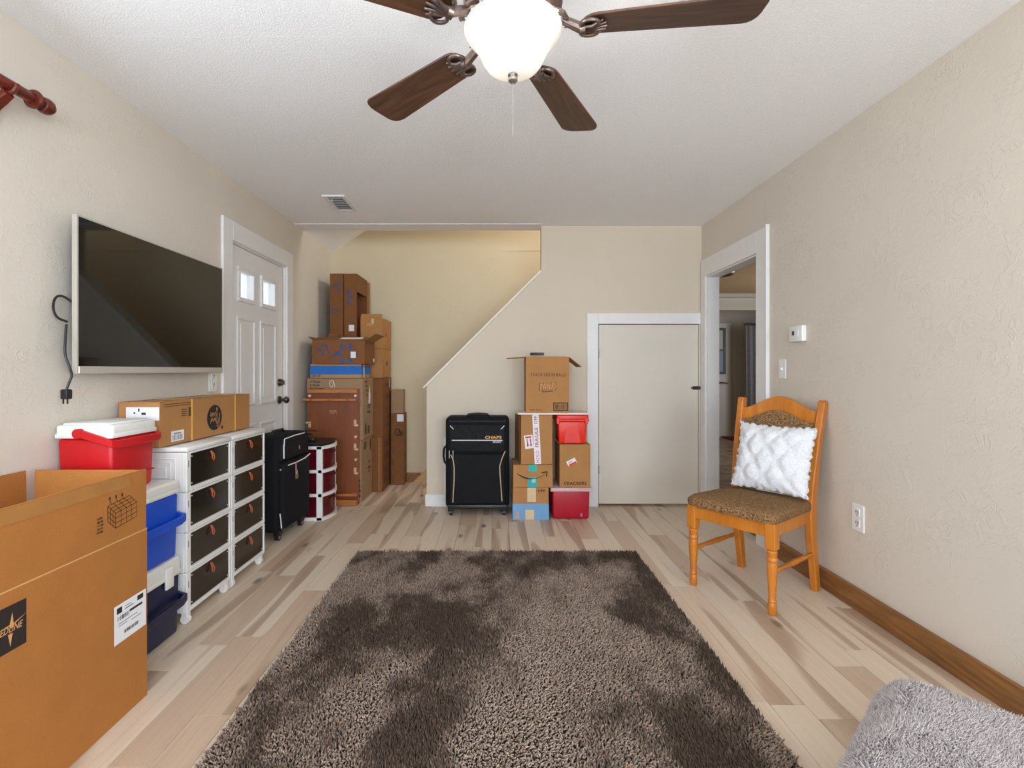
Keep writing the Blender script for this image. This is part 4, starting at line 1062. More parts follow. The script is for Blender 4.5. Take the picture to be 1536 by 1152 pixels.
# rear stack
t = closed_box('moving_carton', 'brown carton on the stairwell floor beside the tall narrow box', -1.620, -1.110, 4.985, 5.40, 0.001, 0.535, M['box_dark'], ST)
for i in range(3): t.part('edge_fold', G().box(-1.150+0.012*i, -1.145+0.012*i, 4.981, 4.985, 0.003, 0.53), M['orange_wood'], t.body)
for i, z in enumerate((0.06, 0.16, 0.30, 0.42)): decal(t, 'print', bars(0.0, 0.24, 0, 0.07, 6, 50+i), frame((-1.110+E, 5.06, z), '+x'), M['ink_brown'], t.body)
t = closed_box('moving_carton', 'brown carton with a pale side, standing on the floor carton beside the tall narrow box', -1.615, -1.108, 4.985, 5.40, 0.537, 1.108, M['box_dark'], ST)
for i, z in enumerate((0.62, 0.70, 0.78, 0.90, 1.02)): decal(t, 'print', bars(0.0, 0.16, 0, 0.035, 5, 60+i), frame((-1.108+E, 5.12, z), '+x'), M['ink_brown'], t.body)
decal(t, 'tape', [rect(0, 0.03, 0, 0.09)], frame((-1.108+E, 5.28, 1.01), '+x'), M['tape_pale'], t.body)
t = closed_box('moving_carton', 'tan carton under the small torn open carton, behind the starburst box', -1.625, -1.112, 4.985, 5.395, 1.110, 1.394, M['box'], ST)
decal(t, 'print', bars(0, 0.07, 0, 0.04, 4, 70), frame((-1.112+E, 5.16, 1.23), '+x'), M['ink_brown'], t.body)
t = open_box('small_torn_carton', 'small tan carton with torn open top beside the tall boxes', -1.322, -1.110, 4.985, 5.395, 1.396, 1.690, M['box'], ST)
flap(t, (-1.322, 4.987, 1.690), 'x', 0.205, 0.055, R(-38), M['box'])
flap(t, (-1.112, 5.0, 1.690), 'y', 0.38, 0.10, R(-80), M['box'])
flap(t, (-1.32, 5.0, 1.690), 'y', 0.38, 0.10, R(84), M['box'])
decal(t, 'torn_tape', [rect(0, 0.022, 0, 0.05)], frame((-1.215, 4.985-E, 1.635), '-y'), M['tape_pale'], t.body)
decal(t, 'print', bars(0, 0.07, 0, 0.025, 6, 71), frame((-1.255, 4.985-E, 1.615), '-y'), M['ink_tan'], t.body)
decal(t, 'print', bars(0, 0.06, 0, 0.03, 4, 72), frame((-1.110+E, 5.13, 1.52), '+x'), M['ink_brown'], t.body)
t = closed_box('tall_cardboard_box', 'tall slim brown box with faint blue print nearest the left wall', -1.622, -1.492, 4.99, 5.39, 1.396, 2.124, M['box_dark'], ST, tape=M['tape'])
decal(t, 'starburst', burst(0.078, 0.60, 0.05, 0.017, 6, 10) + burst(0.05, 0.36, 0.04, 0.014, 6, 30), frame((-1.622, 4.99-E, 1.396), '-y'), M['ink_blue'], t.body)
t.part('fold_line', G().box(-1.620, -1.494, 4.9885, 4.990, 1.54, 1.544).box(-1.620, -1.494, 4.9885, 4.990, 1.57, 1.574), M['box_inside'], t.body)
# tall one standing with its open top facing the stairs
k = CT; x0, x1, y0, y1, z0, z1 = -1.484, -1.361, 4.995, 5.40, 1.396, 2.124
t = Thing('tall_open_box', 'tall brown box standing on end with its open side facing the stairs', 'box', ((x0+x1)/2, (y0+y1)/2, z0), 0, ST)
t.body = t.part('carton', G().box(x0, x1, y0, y0+k, z0, z1).box(x0, x1, y1-k, y1, z0, z1).box(x0, x0+k, y0+k, y1-k, z0, z1).box(x0+k, x1, y0+k, y1-k, z0, z0+k).box(x0+k, x1, y0+k, y1-k, z1-k, z1), M['box_dark'], smooth=False)
decal(t, 'starburst', [q for q in burst(0.0, 0.50, 0.075, 0.04, 6, 0) if min(p_[0] for p_ in q) > -0.012], frame((x0+0.012, y0-E, z0), '-y'), M['ink_blue'], t.body)
decal(t, 'white_label', [rect(0, 0.052, 0, 0.062)], frame((x0+0.045, y0-E, z0+0.168), '-y'), M['paper'], t.body)
t.part('flap', G().box(0, k, 0, 0.40, 0, 0.17, M=Matrix.Translation((x1-0.004, y0+0.002, z1-0.175))), M['box_inside'], smooth=False)
t.part('flap', G().box(0, k, 0, 0.40, 0, 0.13, M=Matrix.Translation((x1-0.004, y0+0.002, z0+0.006))), M['box_inside'], smooth=False)
t.part('flap', G().box(0, 0.030, -k, 0, 0, 0.39, M=Matrix.Translation((x1, y1-0.002, z0+0.32)) @ Matrix.Rotation(R(-14), 4, 'Z')), M['box'], smooth=False)
# tall narrow box in the stairwell corner
t = closed_box('narrow_cardboard_box', 'narrow upright brown box with script print against the stairwell wall', -1.092, -0.953, 5.295, 5.428, 0.001, 0.742, M['box_dark'], ST)
t.part('inner_carton', G().box(-1.090, -0.968, 5.305, 5.425, 0.742, 0.985, 0.002, 1), M['box_grey'], smooth=False)
decal(t, 'white_label', [rect(0, 0.068, 0, 0.075)], frame((-1.028, 5.295-E, 0.655), '-y'), M['paper'], t.body)
decal(t, 'script', stroke(arc(0.03, 0.04, 0.028, 40, 380, 12, 0.036), 0.010) + stroke([(0.02, 0.0), (0.05, 0.07), (0.055, 0.0), (0.08, 0.05), (0.085, 0.0)], 0.008), frame((-1.050, 5.295-E, 0.505), '-y'), M['ink'], t.body)
for i, z in enumerate((0.03, 0.20, 0.32, 0.44, 0.63)): decal(t, 'print', bars(0, 0.020, 0, 0.08, 3, 80+i), frame((-1.080, 5.295-E, z), '-y'), M['ink_brown'], t.body)
t.part('fold_line', G().box(-1.091, -0.954, 5.293, 5.295, 0.485, 0.488).box(-1.091, -0.954, 5.293, 5.295, 0.455, 0.458).box(-1.091, -0.954, 5.293, 5.295, 0.25, 0.252), M['box_inside'], t.body)

# wooden furniture panel leaning on the front stack
t = Thing('wooden_panel', 'red brown wooden furniture panel with rails and pale brackets leaning on cartons', 'panel', (-1.43, 4.50, 0))
t.part('board', G().box(-1.665, -1.215, 4.520, 4.538, 0.004, 1.020, 0.002, 1), M['cherry'])
t.part('rail', G().box(-1.660, -1.222, 4.488, 4.520, 0.985, 1.018, 0.002, 1), M['orange_wood'])
r_ = t.part('rail', G().box(-1.695, -1.222, 4.468, 4.520, 0.915, 0.937, 0.003, 1), M['orange_wood'])
t.part('screw_hole', G().cyl((-1.62, 4.4675, 0.926), (-1.62, 4.470, 0.926), 0.006).cyl((-1.46, 4.4675, 0.926), (-1.46, 4.470, 0.926), 0.006).cyl((-1.30, 4.4675, 0.926), (-1.30, 4.470, 0.926), 0.006), M['ink'], r_)
t.part('rail', G().box(-1.62, -1.222, 4.480, 4.520, 0.082, 0.104, 0.002, 1), M['orange_wood'])
t.part('rail', G().box(-1.62, -1.222, 4.465, 4.520, 0.004, 0.052, 0.002, 1), M['orange_wood'])
def bracket(x, z, s):
    b = t.part('bracket', G().box(x-0.011, x+0.011, 4.510, 4.520, z, z+0.052, 0.002, 1).box(min(x, x+s*0.03), max(x, x+s*0.03), 4.496, 4.514, z-0.004 if s > 0 else z+0.036, z+0.012 if s > 0 else z+0.052, 0.002, 1), M['tape_pale'])
    t.part('screw', G().cyl((x, 4.508, z+0.014), (x, 4.511, z+0.014), 0.004).cyl((x, 4.508, z+0.038), (x, 4.511, z+0.038), 0.004), M['ink'], b)
for z in (0.695, 0.485, 0.275): bracket(-1.245, z, 1)
bracket(-1.645, 0.68, -1)
for z in (0.60, 0.40): t.part('peg', G().cyl((-1.235, 4.520, z), (-1.235, 4.494, z), 0.010).sph((-1.235, 4.492, z), 0.013), M['tape_pale'])
for x in (-1.640, -1.240): t.part('peg', G().cyl((x, 4.520, 0.960), (x, 4.496, 0.960), 0.010), M['paper'])
decal(t, 'chalk_scribble', stroke([(0, 0), (0.015, 0.03), (0.03, 0.0), (0.04, 0.02), (0.055, 0.02), (0.06, 0.0)], 0.004) + stroke([(-0.01, 0.025), (0.06, 0.032)], 0.003), frame((-1.47, 4.520-E, 0.80), '-y'), M['ink_tan'])

# ------------------------------------------------------------------ drawer tower with ruby drawers
t = Thing('drawer_tower', 'white framed three drawer tower with ruby translucent drawers and black top', 'drawers', (-1.52, 4.2, 0))
dx0, dx1, dy0, dy1 = -1.700, -1.372, 4.030, 4.385; zt = 0.585
def curve_loop(inset, bulge=0.040, xb=dx1):
    ya, yb = dy0+inset, dy1-inset
    return [(dx0+inset, ya)] + [(xb-inset+bulge*math.sin(math.pi*i/12), ya+(yb-ya)*i/12) for i in range(13)] + [(dx0+inset, yb)]
t.part('top', G().prism(curve_loop(0.004), 0.022, Matrix.Translation((0, 0, zt)), 0.004), M['black'])
g = G()
for (a, b) in ((dx0, dx0+0.03), (dx1-0.045, dx1)):
    g.box(a, b, dy0, dy0+0.030, 0.0, zt, 0.003, 1); g.box(a, b, dy1-0.030, dy1, 0.0, zt, 0.003, 1)
t.part('frame', g, M['white_plastic'])
dzs = [0.018, 0.205, 0.392]
for i, z in enumerate([0.0, 0.187, 0.374, 0.561]):
    t.part('rail', G().prism(curve_loop(0.0, 0.045, dx1+0.004), 0.024, Matrix.Translation((0, 0, z))) if i in (0, 3) else
           G().prism([(dx1-0.03+0.03*0, dy0)] + [(dx1+0.004+0.045*math.sin(math.pi*j/12), dy0+(dy1-dy0)*j/12) for j in range(13)] + [(dx1-0.03, dy1)], 0.024, Matrix.Translation((0, 0, z))).box(dx0+0.03, dx1-0.045, dy0, dy0+0.012, z, z+0.024), M['white_plastic'])
for z in (0.026, 0.213, 0.400):
    dr = t.part('drawer', G().prism(curve_loop(0.014, 0.043, dx1+0.006), 0.158, Matrix.Translation((0, 0, z)), 0.003), M['ruby'])
    t.part('finger_pull', G().prism([(dx1+0.036, dy0+0.12), (dx1+0.054, dy0+0.13), (dx1+0.054, dy1-0.13), (dx1+0.036, dy1-0.12)], 0.014, Matrix.Translation((0, 0, z+0.12))), M['ruby'], dr)
# coil of black cable with a power brick on the tower
t = Thing('power_adapter', 'black power brick and loose cable lying on the drawer tower', 'adapter', (-1.55, 4.2, zt+0.022))
t.part('brick', G().box(-1.60, -1.47, 4.13, 4.19, zt+0.0225, zt+0.055, 0.008, 2), M['black'])
pts = [(-1.60, 4.16, zt+0.04)] + [(-1.585-0.06*math.cos(a)+0.004*i, 4.16+0.075*math.sin(a), zt+0.034+0.008*i) for i, a in enumerate(np.linspace(0, 9.0, 18))]
pts = [(p[0], p[1], min(p[2], zt+0.10)) for p in pts]
t.part('cable', G().tube(spline(pts, 4), 0.0045, 8), M['black'])

# ------------------------------------------------------------------ suitcases
def rbox_side(x0, x1, y0, y1, z0, z1, r=0.03): return G().box(x0, x1, y0, y1, z0, z1, r, 4)
# suitcase in the middle, facing the room
t = Thing('sport_suitcase', 'large black upright suitcase with gold lettering against the half wall', 'suitcase', (-0.155, 4.29, 0))
sx0, sx1, sy, sy1, sz0, sz1 = -0.418, 0.103, 4.165, 4.43, 0.062, 0.800
t.part('shell', rbox_side(sx0, sx1, sy+0.02, sy1, sz0, sz1, 0.032), M['black_cloth'])
pk = t.part('front_pocket', rbox_side(sx0+0.03, sx1-0.03, sy-0.012, sy+0.05, sz0+0.03, 0.505, 0.020), M['black_cloth'])
p2 = t.part('top_pocket', rbox_side(sx0+0.03, sx1-0.03, sy-0.004, sy+0.05, 0.515, sz1-0.055, 0.018), M['black_cloth2'])
t.part('top_piping', G().tube([(sx0+0.03, sy+0.012, sz1-0.035), (sx1-0.03, sy+0.012, sz1-0.035)], 0.008, 8), M['black'])
xm = -0.155
t.part('carry_handle', G().tube([(xm-0.10, sy+0.10, sz1-0.005), (xm-0.075, sy+0.09, sz1+0.016), (xm, sy+0.085, sz1+0.022), (xm+0.075, sy+0.09, sz1+0.016), (xm+0.10, sy+0.10, sz1-0.005)], [0.010, 0.012, 0.013, 0.012, 0.010], 10), M['black'])
t.part('side_handle', G().tube([(sx0+0.004, sy+0.13, 0.56), (sx0-0.022, sy+0.13, 0.53), (sx0-0.027, sy+0.13, 0.47), (sx0-0.018, sy+0.13, 0.42), (sx0+0.004, sy+0.13, 0.39)], 0.009, 8), M['black'])
fy = sy - 0.0135
t.part('white_line', G().box(sx0+0.055, sx1-0.055, sy-0.008, sy-0.003, 0.612, 0.619, 0.001, 1), M['paper'], p2)
text(t, 'CHAPS', frame((-0.095, sy-0.0055, 0.627), '-y'), 0.135, 0.025, M['ink_gold'], p2, bold=0.03, space=1.05)
text(t, 'SPORT', frame((-0.032, sy-0.0055, 0.594), '-y'), 0.072, 0.013, M['paper'], p2, bold=0.02)
for s, x in ((1, sx0+0.045), (-1, sx1-0.045)):
    t.part('corner_tab', G().tube([(x-0.004*s, sy-0.002, 0.733), (x+0.024*s, sy-0.004, 0.705)], 0.0035, 6), M['paper'], p2)
    if s == 1: zz = [(sx0+0.045, 0.50), (sx0+0.066, 0.46), (sx0+0.074, 0.40), (sx0+0.074, 0.30), (sx0+0.068, 0.20), (sx0+0.064, 0.115)]
    else: zz = [(sx1-0.034, 0.53), (sx1-0.060, 0.47), (sx1-0.078, 0.41), (sx1-0.076, 0.34), (sx1-0.068, 0.24), (sx1-0.060, 0.125)]
    t.part('pale_piping', G().tube([(x_, fy if z_ < 0.49 else fy+0.006, z_) for x_, z_ in zz], 0.0042, 6), M['tape_pale'], pk)
for x in (sx0+0.035, sx0+0.065): t.part('zip_pull', G().box(x-0.004, x+0.004, sy-0.016, sy-0.012, 0.47, 0.535, 0.002, 1), M['steel'])
t.part('base_trim', G().box(sx0+0.02, sx1-0.02, sy+0.0, sy1-0.01, sz0-0.006, sz0+0.028, 0.008, 2), M['black'])
for x in (sx0+0.045, sx1-0.045):
    for y in (sy+0.035, sy1-0.045):
        w = t.part('wheel_housing', G().box(x-0.024, x+0.024, y-0.022, y+0.022, 0.03, 0.075, 0.008, 2), M['black'])
        t.part('wheel', G().cyl((x-0.011, y-0.006, 0.0235), (x+0.011, y-0.006, 0.0235), 0.023, n=20), M['black'], w)
# suitcase by the entrance door
SR = R(-4)
t = Thing('quilted_suitcase', 'black quilted suitcase with rose gold padlock in front of the entrance door', 'suitcase', (-1.587, 3.745, 0), SR, local=True)
hx, hy = 0.125, 0.225
t.part('shell', rbox_side(-hx, hx-0.02, -hy, hy, 0.06, 0.725, 0.035), M['black_cloth'])
pk = t.part('front_pocket', rbox_side(hx-0.06, hx+0.018, -hy+0.02, hy-0.02, 0.085, 0.545, 0.022), M['black_cloth'])
tp = t.part('quilted_pocket', rbox_side(hx-0.06, hx+0.008, -hy+0.018, hy-0.018, 0.553, 0.700, 0.020), M['black_cloth2'])
t.part('white_piping', G().tube([(hx+0.010, -hy+0.026, 0.575), (hx+0.010, -hy+0.026, 0.655), (hx+0.006, -hy+0.04, 0.690), (hx-0.002, -hy+0.06, 0.704), (hx-0.012, 0.0, 0.708), (hx-0.012, hy-0.06, 0.708)], 0.0045, 8), M['paper'], tp)
t.part('white_zip', G().tube([(hx+0.019, -hy+0.07, 0.520), (hx+0.021, -hy+0.20, 0.520), (hx+0.021, hy-0.12, 0.528), (hx+0.019, hy-0.03, 0.545)], 0.0045, 8), M['paper'], pk)
t.part('lower_zip', G().tube([(hx-0.004, -hy-0.0, 0.20), (hx+0.002, -hy-0.002, 0.16), (hx+0.004, -hy+0.004, 0.10)], 0.004, 8), M['paper'])
lk = t.part('padlock', G().box(hx+0.022, hx+0.034, -0.060, -0.028, 0.405, 0.440, 0.003, 1), M['brass'])
t.part('shackle', G().tube([(hx+0.028, -0.054, 0.438), (hx+0.028, -0.054, 0.462), (hx+0.028, -0.044, 0.472), (hx+0.028, -0.034, 0.462), (hx+0.028, -0.034, 0.438)], 0.003, 8), M['steel'], lk)
t.part('strap_tab', G().box(hx+0.020, hx+0.026, -0.050, -0.038, 0.46, 0.525, 0.001, 1), M['ink_pink'], lk)
t.part('tag', G().box(hx+0.007, hx+0.012, 0.03, 0.045, 0.605, 0.632, 0.002, 1), M['ink_pink'], tp)
t.part('top_handle', G().tube([(-0.01, -0.10, 0.715), (-0.01, -0.07, 0.745), (-0.01, 0.07, 0.745), (-0.01, 0.10, 0.715)], 0.010, 8), M['black'])
t.part('zip_stud', G().sph((hx-0.004, -hy+0.004, 0.50), 0.008), M['steel'])
for x in (-hx+0.04, hx-0.045):
    for y in (-hy+0.05, hy-0.05):
        w = t.part('wheel_housing', G().box(x-0.024, x+0.024, y-0.024, y+0.024, 0.035, 0.075, 0.008, 2), M['black'])
        ty = t.part('wheel', G().cyl((x-0.013, y, 0.0275), (x+0.013, y, 0.0275), 0.027, n=20), M['black'], w)
        g = G()
        for q in range(6):
            a = q*math.pi/3; g.box(0.004, 0.020, -0.002, 0.002, -0.0145, 0.0145, M=Matrix.Translation((x, y, 0.0275)) @ Matrix.Rotation(R(90), 4, 'Y') @ Matrix.Rotation(a, 4, 'Z'))
        t.part('hub', g.cyl((x-0.0145, y, 0.0275), (x+0.0145, y, 0.0275), 0.007, n=12), M['ink_pink'], w)

# ------------------------------------------------------------------ white folding drawers with smoky doors
CG = 'white folding storage units under the long box'
def storage(y0, y1, label, nm='storage_cabinet'):
    x0, x1 = -1.712, -1.430
    t = Thing(nm, label, 'cabinet', ((x0+x1)/2, (y0+y1)/2, 0), 0, CG)
    zb, zt = 0.058, 0.826; n = 4; h = (zt-0.022-zb)/n
    for x in (x0+0.03, x1-0.022):
        for y in (y0+0.03, y1-0.03):
            c = t.part('caster', G().cyl((x, y-0.011, 0.021), (x, y+0.011, 0.021), 0.0205, n=18).box(x-0.016, x+0.016, y-0.014, y+0.014, 0.030, 0.058, 0.004, 1), M['white_plastic'])
    t.part('top', G().box(x0, x1+0.004, y0, y1, zt-0.022, zt, 0.005, 2), M['white_plastic'])
    for i in range(n):
        z0 = zb+i*h; z1 = z0+h-0.002
        sh = t.part('shell', G().box(x0, x1-0.012, y0, y0+0.010, z0, z1, 0.002, 1).box(x0, x1-0.012, y1-0.010, y1, z0, z1, 0.002, 1).box(x0, x0+0.008, y0+0.010, y1-0.010, z0, z1).box(x0+0.008, x1-0.012, y0+0.010, y1-0.010, z0, z0+0.008), M['white_plastic'])
        for q in range(3):   # embossed frames on the side
            e = 0.03+0.022*q; a, b, c, d_ = x0+e, x1-0.02-e, z0+e*0.9, z1-e*0.9
            g = G()
            for r_ in ((a, b, c, c+0.005), (a, b, d_-0.005, d_), (a, a+0.005, c+0.005, d_-0.005), (b-0.005, b, c+0.005, d_-0.005)): g.box(r_[0], r_[1], y0-0.0035, y0+0.001, r_[2], r_[3], 0.001, 1)
            t.part('rib', g, M['white_plastic'], sh)
        g = G().box(x1-0.013, x1, y0, y0+0.034, z0, z1, 0.003, 1).box(x1-0.013, x1, y1-0.016, y1, z0, z1, 0.003, 1).box(x1-0.013, x1, y0+0.034, y1-0.016, z0, z0+0.020, 0.002, 1).box(x1-0.013, x1, y0+0.034, y1-0.016, z1-0.010, z1, 0.002, 1)
        t.part('front_frame', g, M['white_plastic'])
        t.part('slot', G().box(x1-0.001, x1+0.0006, y0+0.011, y0+0.017, z0+h*0.62, z0+h*0.78), M['ink_grey'], sh)
        ya, yb = y0+0.036, y1-0.018
        dr = t.part('door', G().box(x1-0.010, x1-0.005, ya, yb, z0+0.022, z1-0.012, 0.001, 1), M['smoke'])
        ym = (ya+yb)/2; zp = z1-0.030
        t.part('pull', G().tube([(x1-0.004, ym-0.003, zp+0.006), (x1+0.008, ym-0.009, zp-0.010), (x1+0.010, ym-0.010, zp-0.030), (x1+0.010, ym, zp-0.040), (x1+0.010, ym+0.010, zp-0.030), (x1+0.008, ym+0.005, zp-0.010), (x1-0.004, ym+0.003, zp+0.006)], 0.0032, 8), M['leather'], dr)
        g = G()
        for yy in (ya+0.012, yb-0.012):
            for zz in (z0+0.034, z1-0.024): g.sph((x1-0.005, yy, zz), 0.003, u=8, v=5)
        t.part('rivet', g, M['white_plastic'], dr)
        # dim contents behind the door
        rq = random.Random(int(y0*100)+i); yy = y0+0.03; 
    return t
storage(2.368, 2.764, 'white folding storage unit with smoky doors and leather pulls beside the coolers')
storage(2.770, 3.166, 'white folding storage unit with smoky doors and leather pulls beside the quilted suitcase')

# ------------------------------------------------------------------ coolers
def cooler(name, label, x0, x1, y0, y1, z0, z1, lid_h, mb, latch=False):
    t = Thing(name, label, 'cooler', ((x0+x1)/2, (y0+y1)/2, z0))
    t.part('body', G().box(x0, x1, y0, y1, z0, z1-lid_h, 0.012, 3, taper=0.97), mb)
    ld = t.part('lid', G().box(x0-0.004, x1+0.004, y0-0.004, y1+0.004, z1-lid_h, z1, 0.012, 3), M['white_shell'])
    t.part('lid_rim', G().box(x0-0.006, x1+0.006, y0-0.006, y1+0.006, z1-lid_h, z1-lid_h+0.02, 0.005, 2), M['white_shell'], ld)
    zp = z1-lid_h-0.07; zh = z1-lid_h-0.115; xm = (x0+x1)/2
    t.part('swing_handle', G().sweep([(xm, y1+0.012, zp), (x1-0.02, y1+0.012, zh+0.01), (x1+0.022, y1+0.008, zh), (x1+0.030, y1-0.03, zh-0.004), (x1+0.030, y0+0.03, zh-0.004), (x1+0.022, y0-0.008, zh), (x1-0.02, y0-0.012, zh+0.01), (xm, y0-0.012, zp)], 0.034, 0.016, (0, 0, 1)), mb)
    for y in (y0-0.010, y1+0.010): t.part('hinge_boss', G().cyl((xm, y-0.012, zp), (xm, y+0.012, zp), 0.018), mb)
    if latch: t.part('latch', G().box(x1+0.004, x1+0.016, y1-0.115, y1-0.062, z1-lid_h-0.035, z1-0.02, 0.005, 2), M['white_plastic'])
    return t
cooler('navy_cooler', 'navy blue cooler with white lid on the floor, under the bright blue cooler', -1.705, -1.436, 1.905, 2.325, 0.002, 0.344, 0.078, M['navy_plastic'], True)
cooler('blue_cooler', 'bright blue cooler with white lid stacked on the navy cooler', -1.705, -1.440, 1.915, 2.322, 0.346, 0.688, 0.058, M['blue_plastic'])
# red lunch cooler
t = Thing('red_cooler', 'red cooler with white lid and swing handle on top of the blue cooler', 'cooler', (-1.607, 2.125, 0.69))
rx0, rx1, ry0, ry1 = -1.716, -1.497, 2.000, 2.250
t.part('body', G().box(rx0, rx1, ry0, ry1, 0.690, 0.915, 0.016, 3, taper=0.95), M['red_plastic'])
t.part('groove', G().box(rx0+0.002, rx1-0.002, ry0+0.002, ry1-0.002, 0.752, 0.757), M['crimson'])
ld = t.part('lid', G().box(rx0-0.002, rx1+0.003, ry0-0.004, ry1+0.003, 0.9155, 0.968, 0.012, 3), M['white_shell'])
t.part('lid_top', G().box(rx0+0.012, rx1-0.02, ry0+0.014, ry1-0.014, 0.962, 0.975, 0.006, 2), M['white_shell'], ld)
t.part('lid_rim', G().box(rx0-0.003, rx1+0.005, ry0-0.006, ry1+0.005, 0.9155, 0.934, 0.004, 2), M['white_shell'], ld)
xm = (rx0+rx1)/2-0.01
t.part('swing_handle', G().sweep([(xm, ry0-0.016, 0.938), (rx1-0.03, ry0-0.016, 0.910), (rx1+0.010, ry0-0.014, 0.895), (rx1+0.022, ry0+0.02, 0.893), (rx1+0.022, ry1-0.02, 0.893), (rx1+0.010, ry1+0.012, 0.895), (rx1-0.03, ry1+0.012, 0.910), (xm, ry1+0.012, 0.938)], 0.030, 0.016, (0, 0, 1)), M['red_plastic'])
for y in (ry0-0.016, ry1+0.012): t.part('hinge_boss', G().cyl((xm, y-0.009, 0.936), (xm, y+0.009, 0.936), 0.019, n=20), M['red_plastic'])

# ------------------------------------------------------------------ boxes and bins beside the suitcase
SB = 'boxes and bins stacked beside the large suitcase'
t = closed_box('blue_bottom_box', 'kraft box with sky blue lower half on the floor beside the suitcase', 0.128, 0.411, 4.060, 4.40, 0.001, 0.254, M['box'], SB, tape=M['tape'])
fy = 4.060
t.part('blue_half', G().box(0.1265, 0.4125, 4.0585, 4.4015, 0.001, 0.128), M['box_sky'], t.body, label='sky blue printed lower half')
decal(t, 'tape', [rect(0, 0.068, 0, 0.112)], frame((0.242, fy-2*E, 0.142), '-y'), M['tape_pale'], t.body)
decal(t, 'tape', [rect(0, 0.068, 0, 0.078)], frame((0.228, fy-0.0015-E, 0.002), '-y'), M['tape_pale'], t.body)
decal(t, 'print', bars(0, 0.07, 0, 0.018, 8, 90), frame((0.318, fy-E, 0.222), '-y'), M['ink_brown'], t.body)
decal(t, 'print', [rect(0, 0.024, 0, 0.05)], frame((0.152, fy-0.0015-E, 0.01), '-y'), M['ink_tan'], t.body)
t = closed_box('smile_arrow_box', 'kraft box with black smile arrow and teal tape on the blue bottomed box', 0.130, 0.443, 4.055, 4.38, 0.2555, 0.436, M['box'], SB, tape=M['tape_teal'])
fy = 4.055
decal(t, 'teal_tape', [rect(0, 0.066, 0.128, 0.180), rect(-0.006, 0.066, 0.0, 0.082)], frame((0.252, fy-E, 0.256), '-y'), M['tape_teal'], t.body)
sm = arc(0.145, 0.24, 0.17, 228, 312, 18)
wd = [0.004+0.008*math.sin(math.pi*min(1, (i+1)/12)) for i in range(19)]
lpz = []
for i in range(18):
    (xa, ya), (xb, yb) = sm[i], sm[i+1]; lpz.append([(xa, ya-wd[i]/2), (xb, yb-wd[i+1]/2), (xb, yb+wd[i+1]/2), (xa, ya+wd[i]/2)])
lpz += stroke([(0.225, 0.118), (0.268, 0.126), (0.262, 0.088)], 0.009)
decal(t, 'smile_arrow', lpz, frame((0.130, fy-2*E, 0.256), '-y'), M['ink'], t.body)
decal(t, 'pale_print', bars(0.0, 0.03, 0, 0.03, 4, 91), frame((0.278, fy-2*E, 0.296), '-y'), M['paper'], t.body)
t = closed_box('taped_upright_box', 'upright kraft box with pink lettered tape and red arrow label', 0.186, 0.437, 4.065, 4.36, 0.4375, 0.833, M['box'], SB, rotz=R(2))
fy = 4.065
t.part('side_flap', G().box(-0.002, 0.002, 0, 0.24, 0, 0.37, M=Matrix.Translation((0.178, 4.085, 0.450)) @ Matrix.Rotation(R(4), 4, 'Z')), M['box_inside'], smooth=False)
tp = t.part('lettered_tape', G().flat([rect(0, 0.052, 0, 0.392)], frame((0.296, fy-E, 0.439), '-y', R(3))), M['paper'], smooth=False)
for s, dz, hh, ink in (('OFF', 0.318, 0.062, 'ink_red'), ('FRAGILE', 0.135, 0.155, 'ink_red'), ('HOLD', 0.012, 0.095, 'ink_pink')):
    text(t, s, frame((0.296-0.0, fy-2*E, 0.439), '-y', R(3)) @ Matrix.Translation((0.040, dz, 0)) @ Matrix.Rotation(R(90), 4, 'Z'), hh, 0.028, M[ink], tp, bold=0.01)
lb = t.part('arrow_label', G().flat([rect(0, 0.068, 0, 0.106)], frame((0.222, fy-E, 0.560), '-y', R(7))), M['paper'], smooth=False)
decal(t, 'arrows', [rect(0.010, 0.058, 0.084, 0.096), rect(0.018, 0.026, 0.030, 0.078), rect(0.044, 0.052, 0.030, 0.078), [(0.012, 0.032), (0.022, 0.012), (0.032, 0.032)], [(0.038, 0.032), (0.048, 0.012), (0.058, 0.032)]], frame((0.222, fy-2*E, 0.560), '-y', R(7)), M['ink_red'], lb)
t = Thing('storage_bin', 'crimson plastic bin with pinkish clear lid on the floor beside the closet door casing', 'bin', (0.59, 4.24, 0), 0, SB)
t.part('tub', G().box(0.442, 0.738, 4.070, 4.42, 0.001, 0.232, 0.014, 3, taper=0.96), M['crimson'])
ld = t.part('lid', G().box(0.425, 0.757, 4.052, 4.440, 0.232, 0.2535, 0.008, 2), M['pink_clear'])
t.part('lid_lip', G().box(0.425, 0.757, 4.050, 4.056, 0.226, 0.244, 0.002, 1), M['pink_clear'], ld)
decal(t, 'sticker', [rect(0, 0.014, 0, 0.026)], frame((0.665, 4.074-E, 0.022), '-y'), M['ink_pink'])
t = closed_box('crackers_box', 'kraft box marked CRACKERS with a tilted label on the crimson bin', 0.500, 0.743, 4.070, 4.40, 0.2545, 0.594, M['box'], SB, rotz=0)
fy = 4.070
text(t, 'CRACKERS', frame((0.532, fy-E, 0.274), '-y'), 0.180, 0.026, M['ink'], t.body, bold=0.02)
lb = t.part('tilted_label', G().flat([rect(0, 0.075, 0, 0.042)], frame((0.570, fy-E, 0.420), '-y', R(27))), M['paper'], smooth=False)
decal(t, 'print', [rect(0.006, 0.07, 0.0, 0.013)], frame((0.570, fy-2*E, 0.420), '-y', R(27)), M['orange_plastic'], lb)
decal(t, 'print', [rect(0.012, 0.045, 0.026, 0.030), rect(0.012, 0.035, 0.018, 0.021)], frame((0.570, fy-2*E, 0.420), '-y', R(27)), M['ink_grey'], lb)
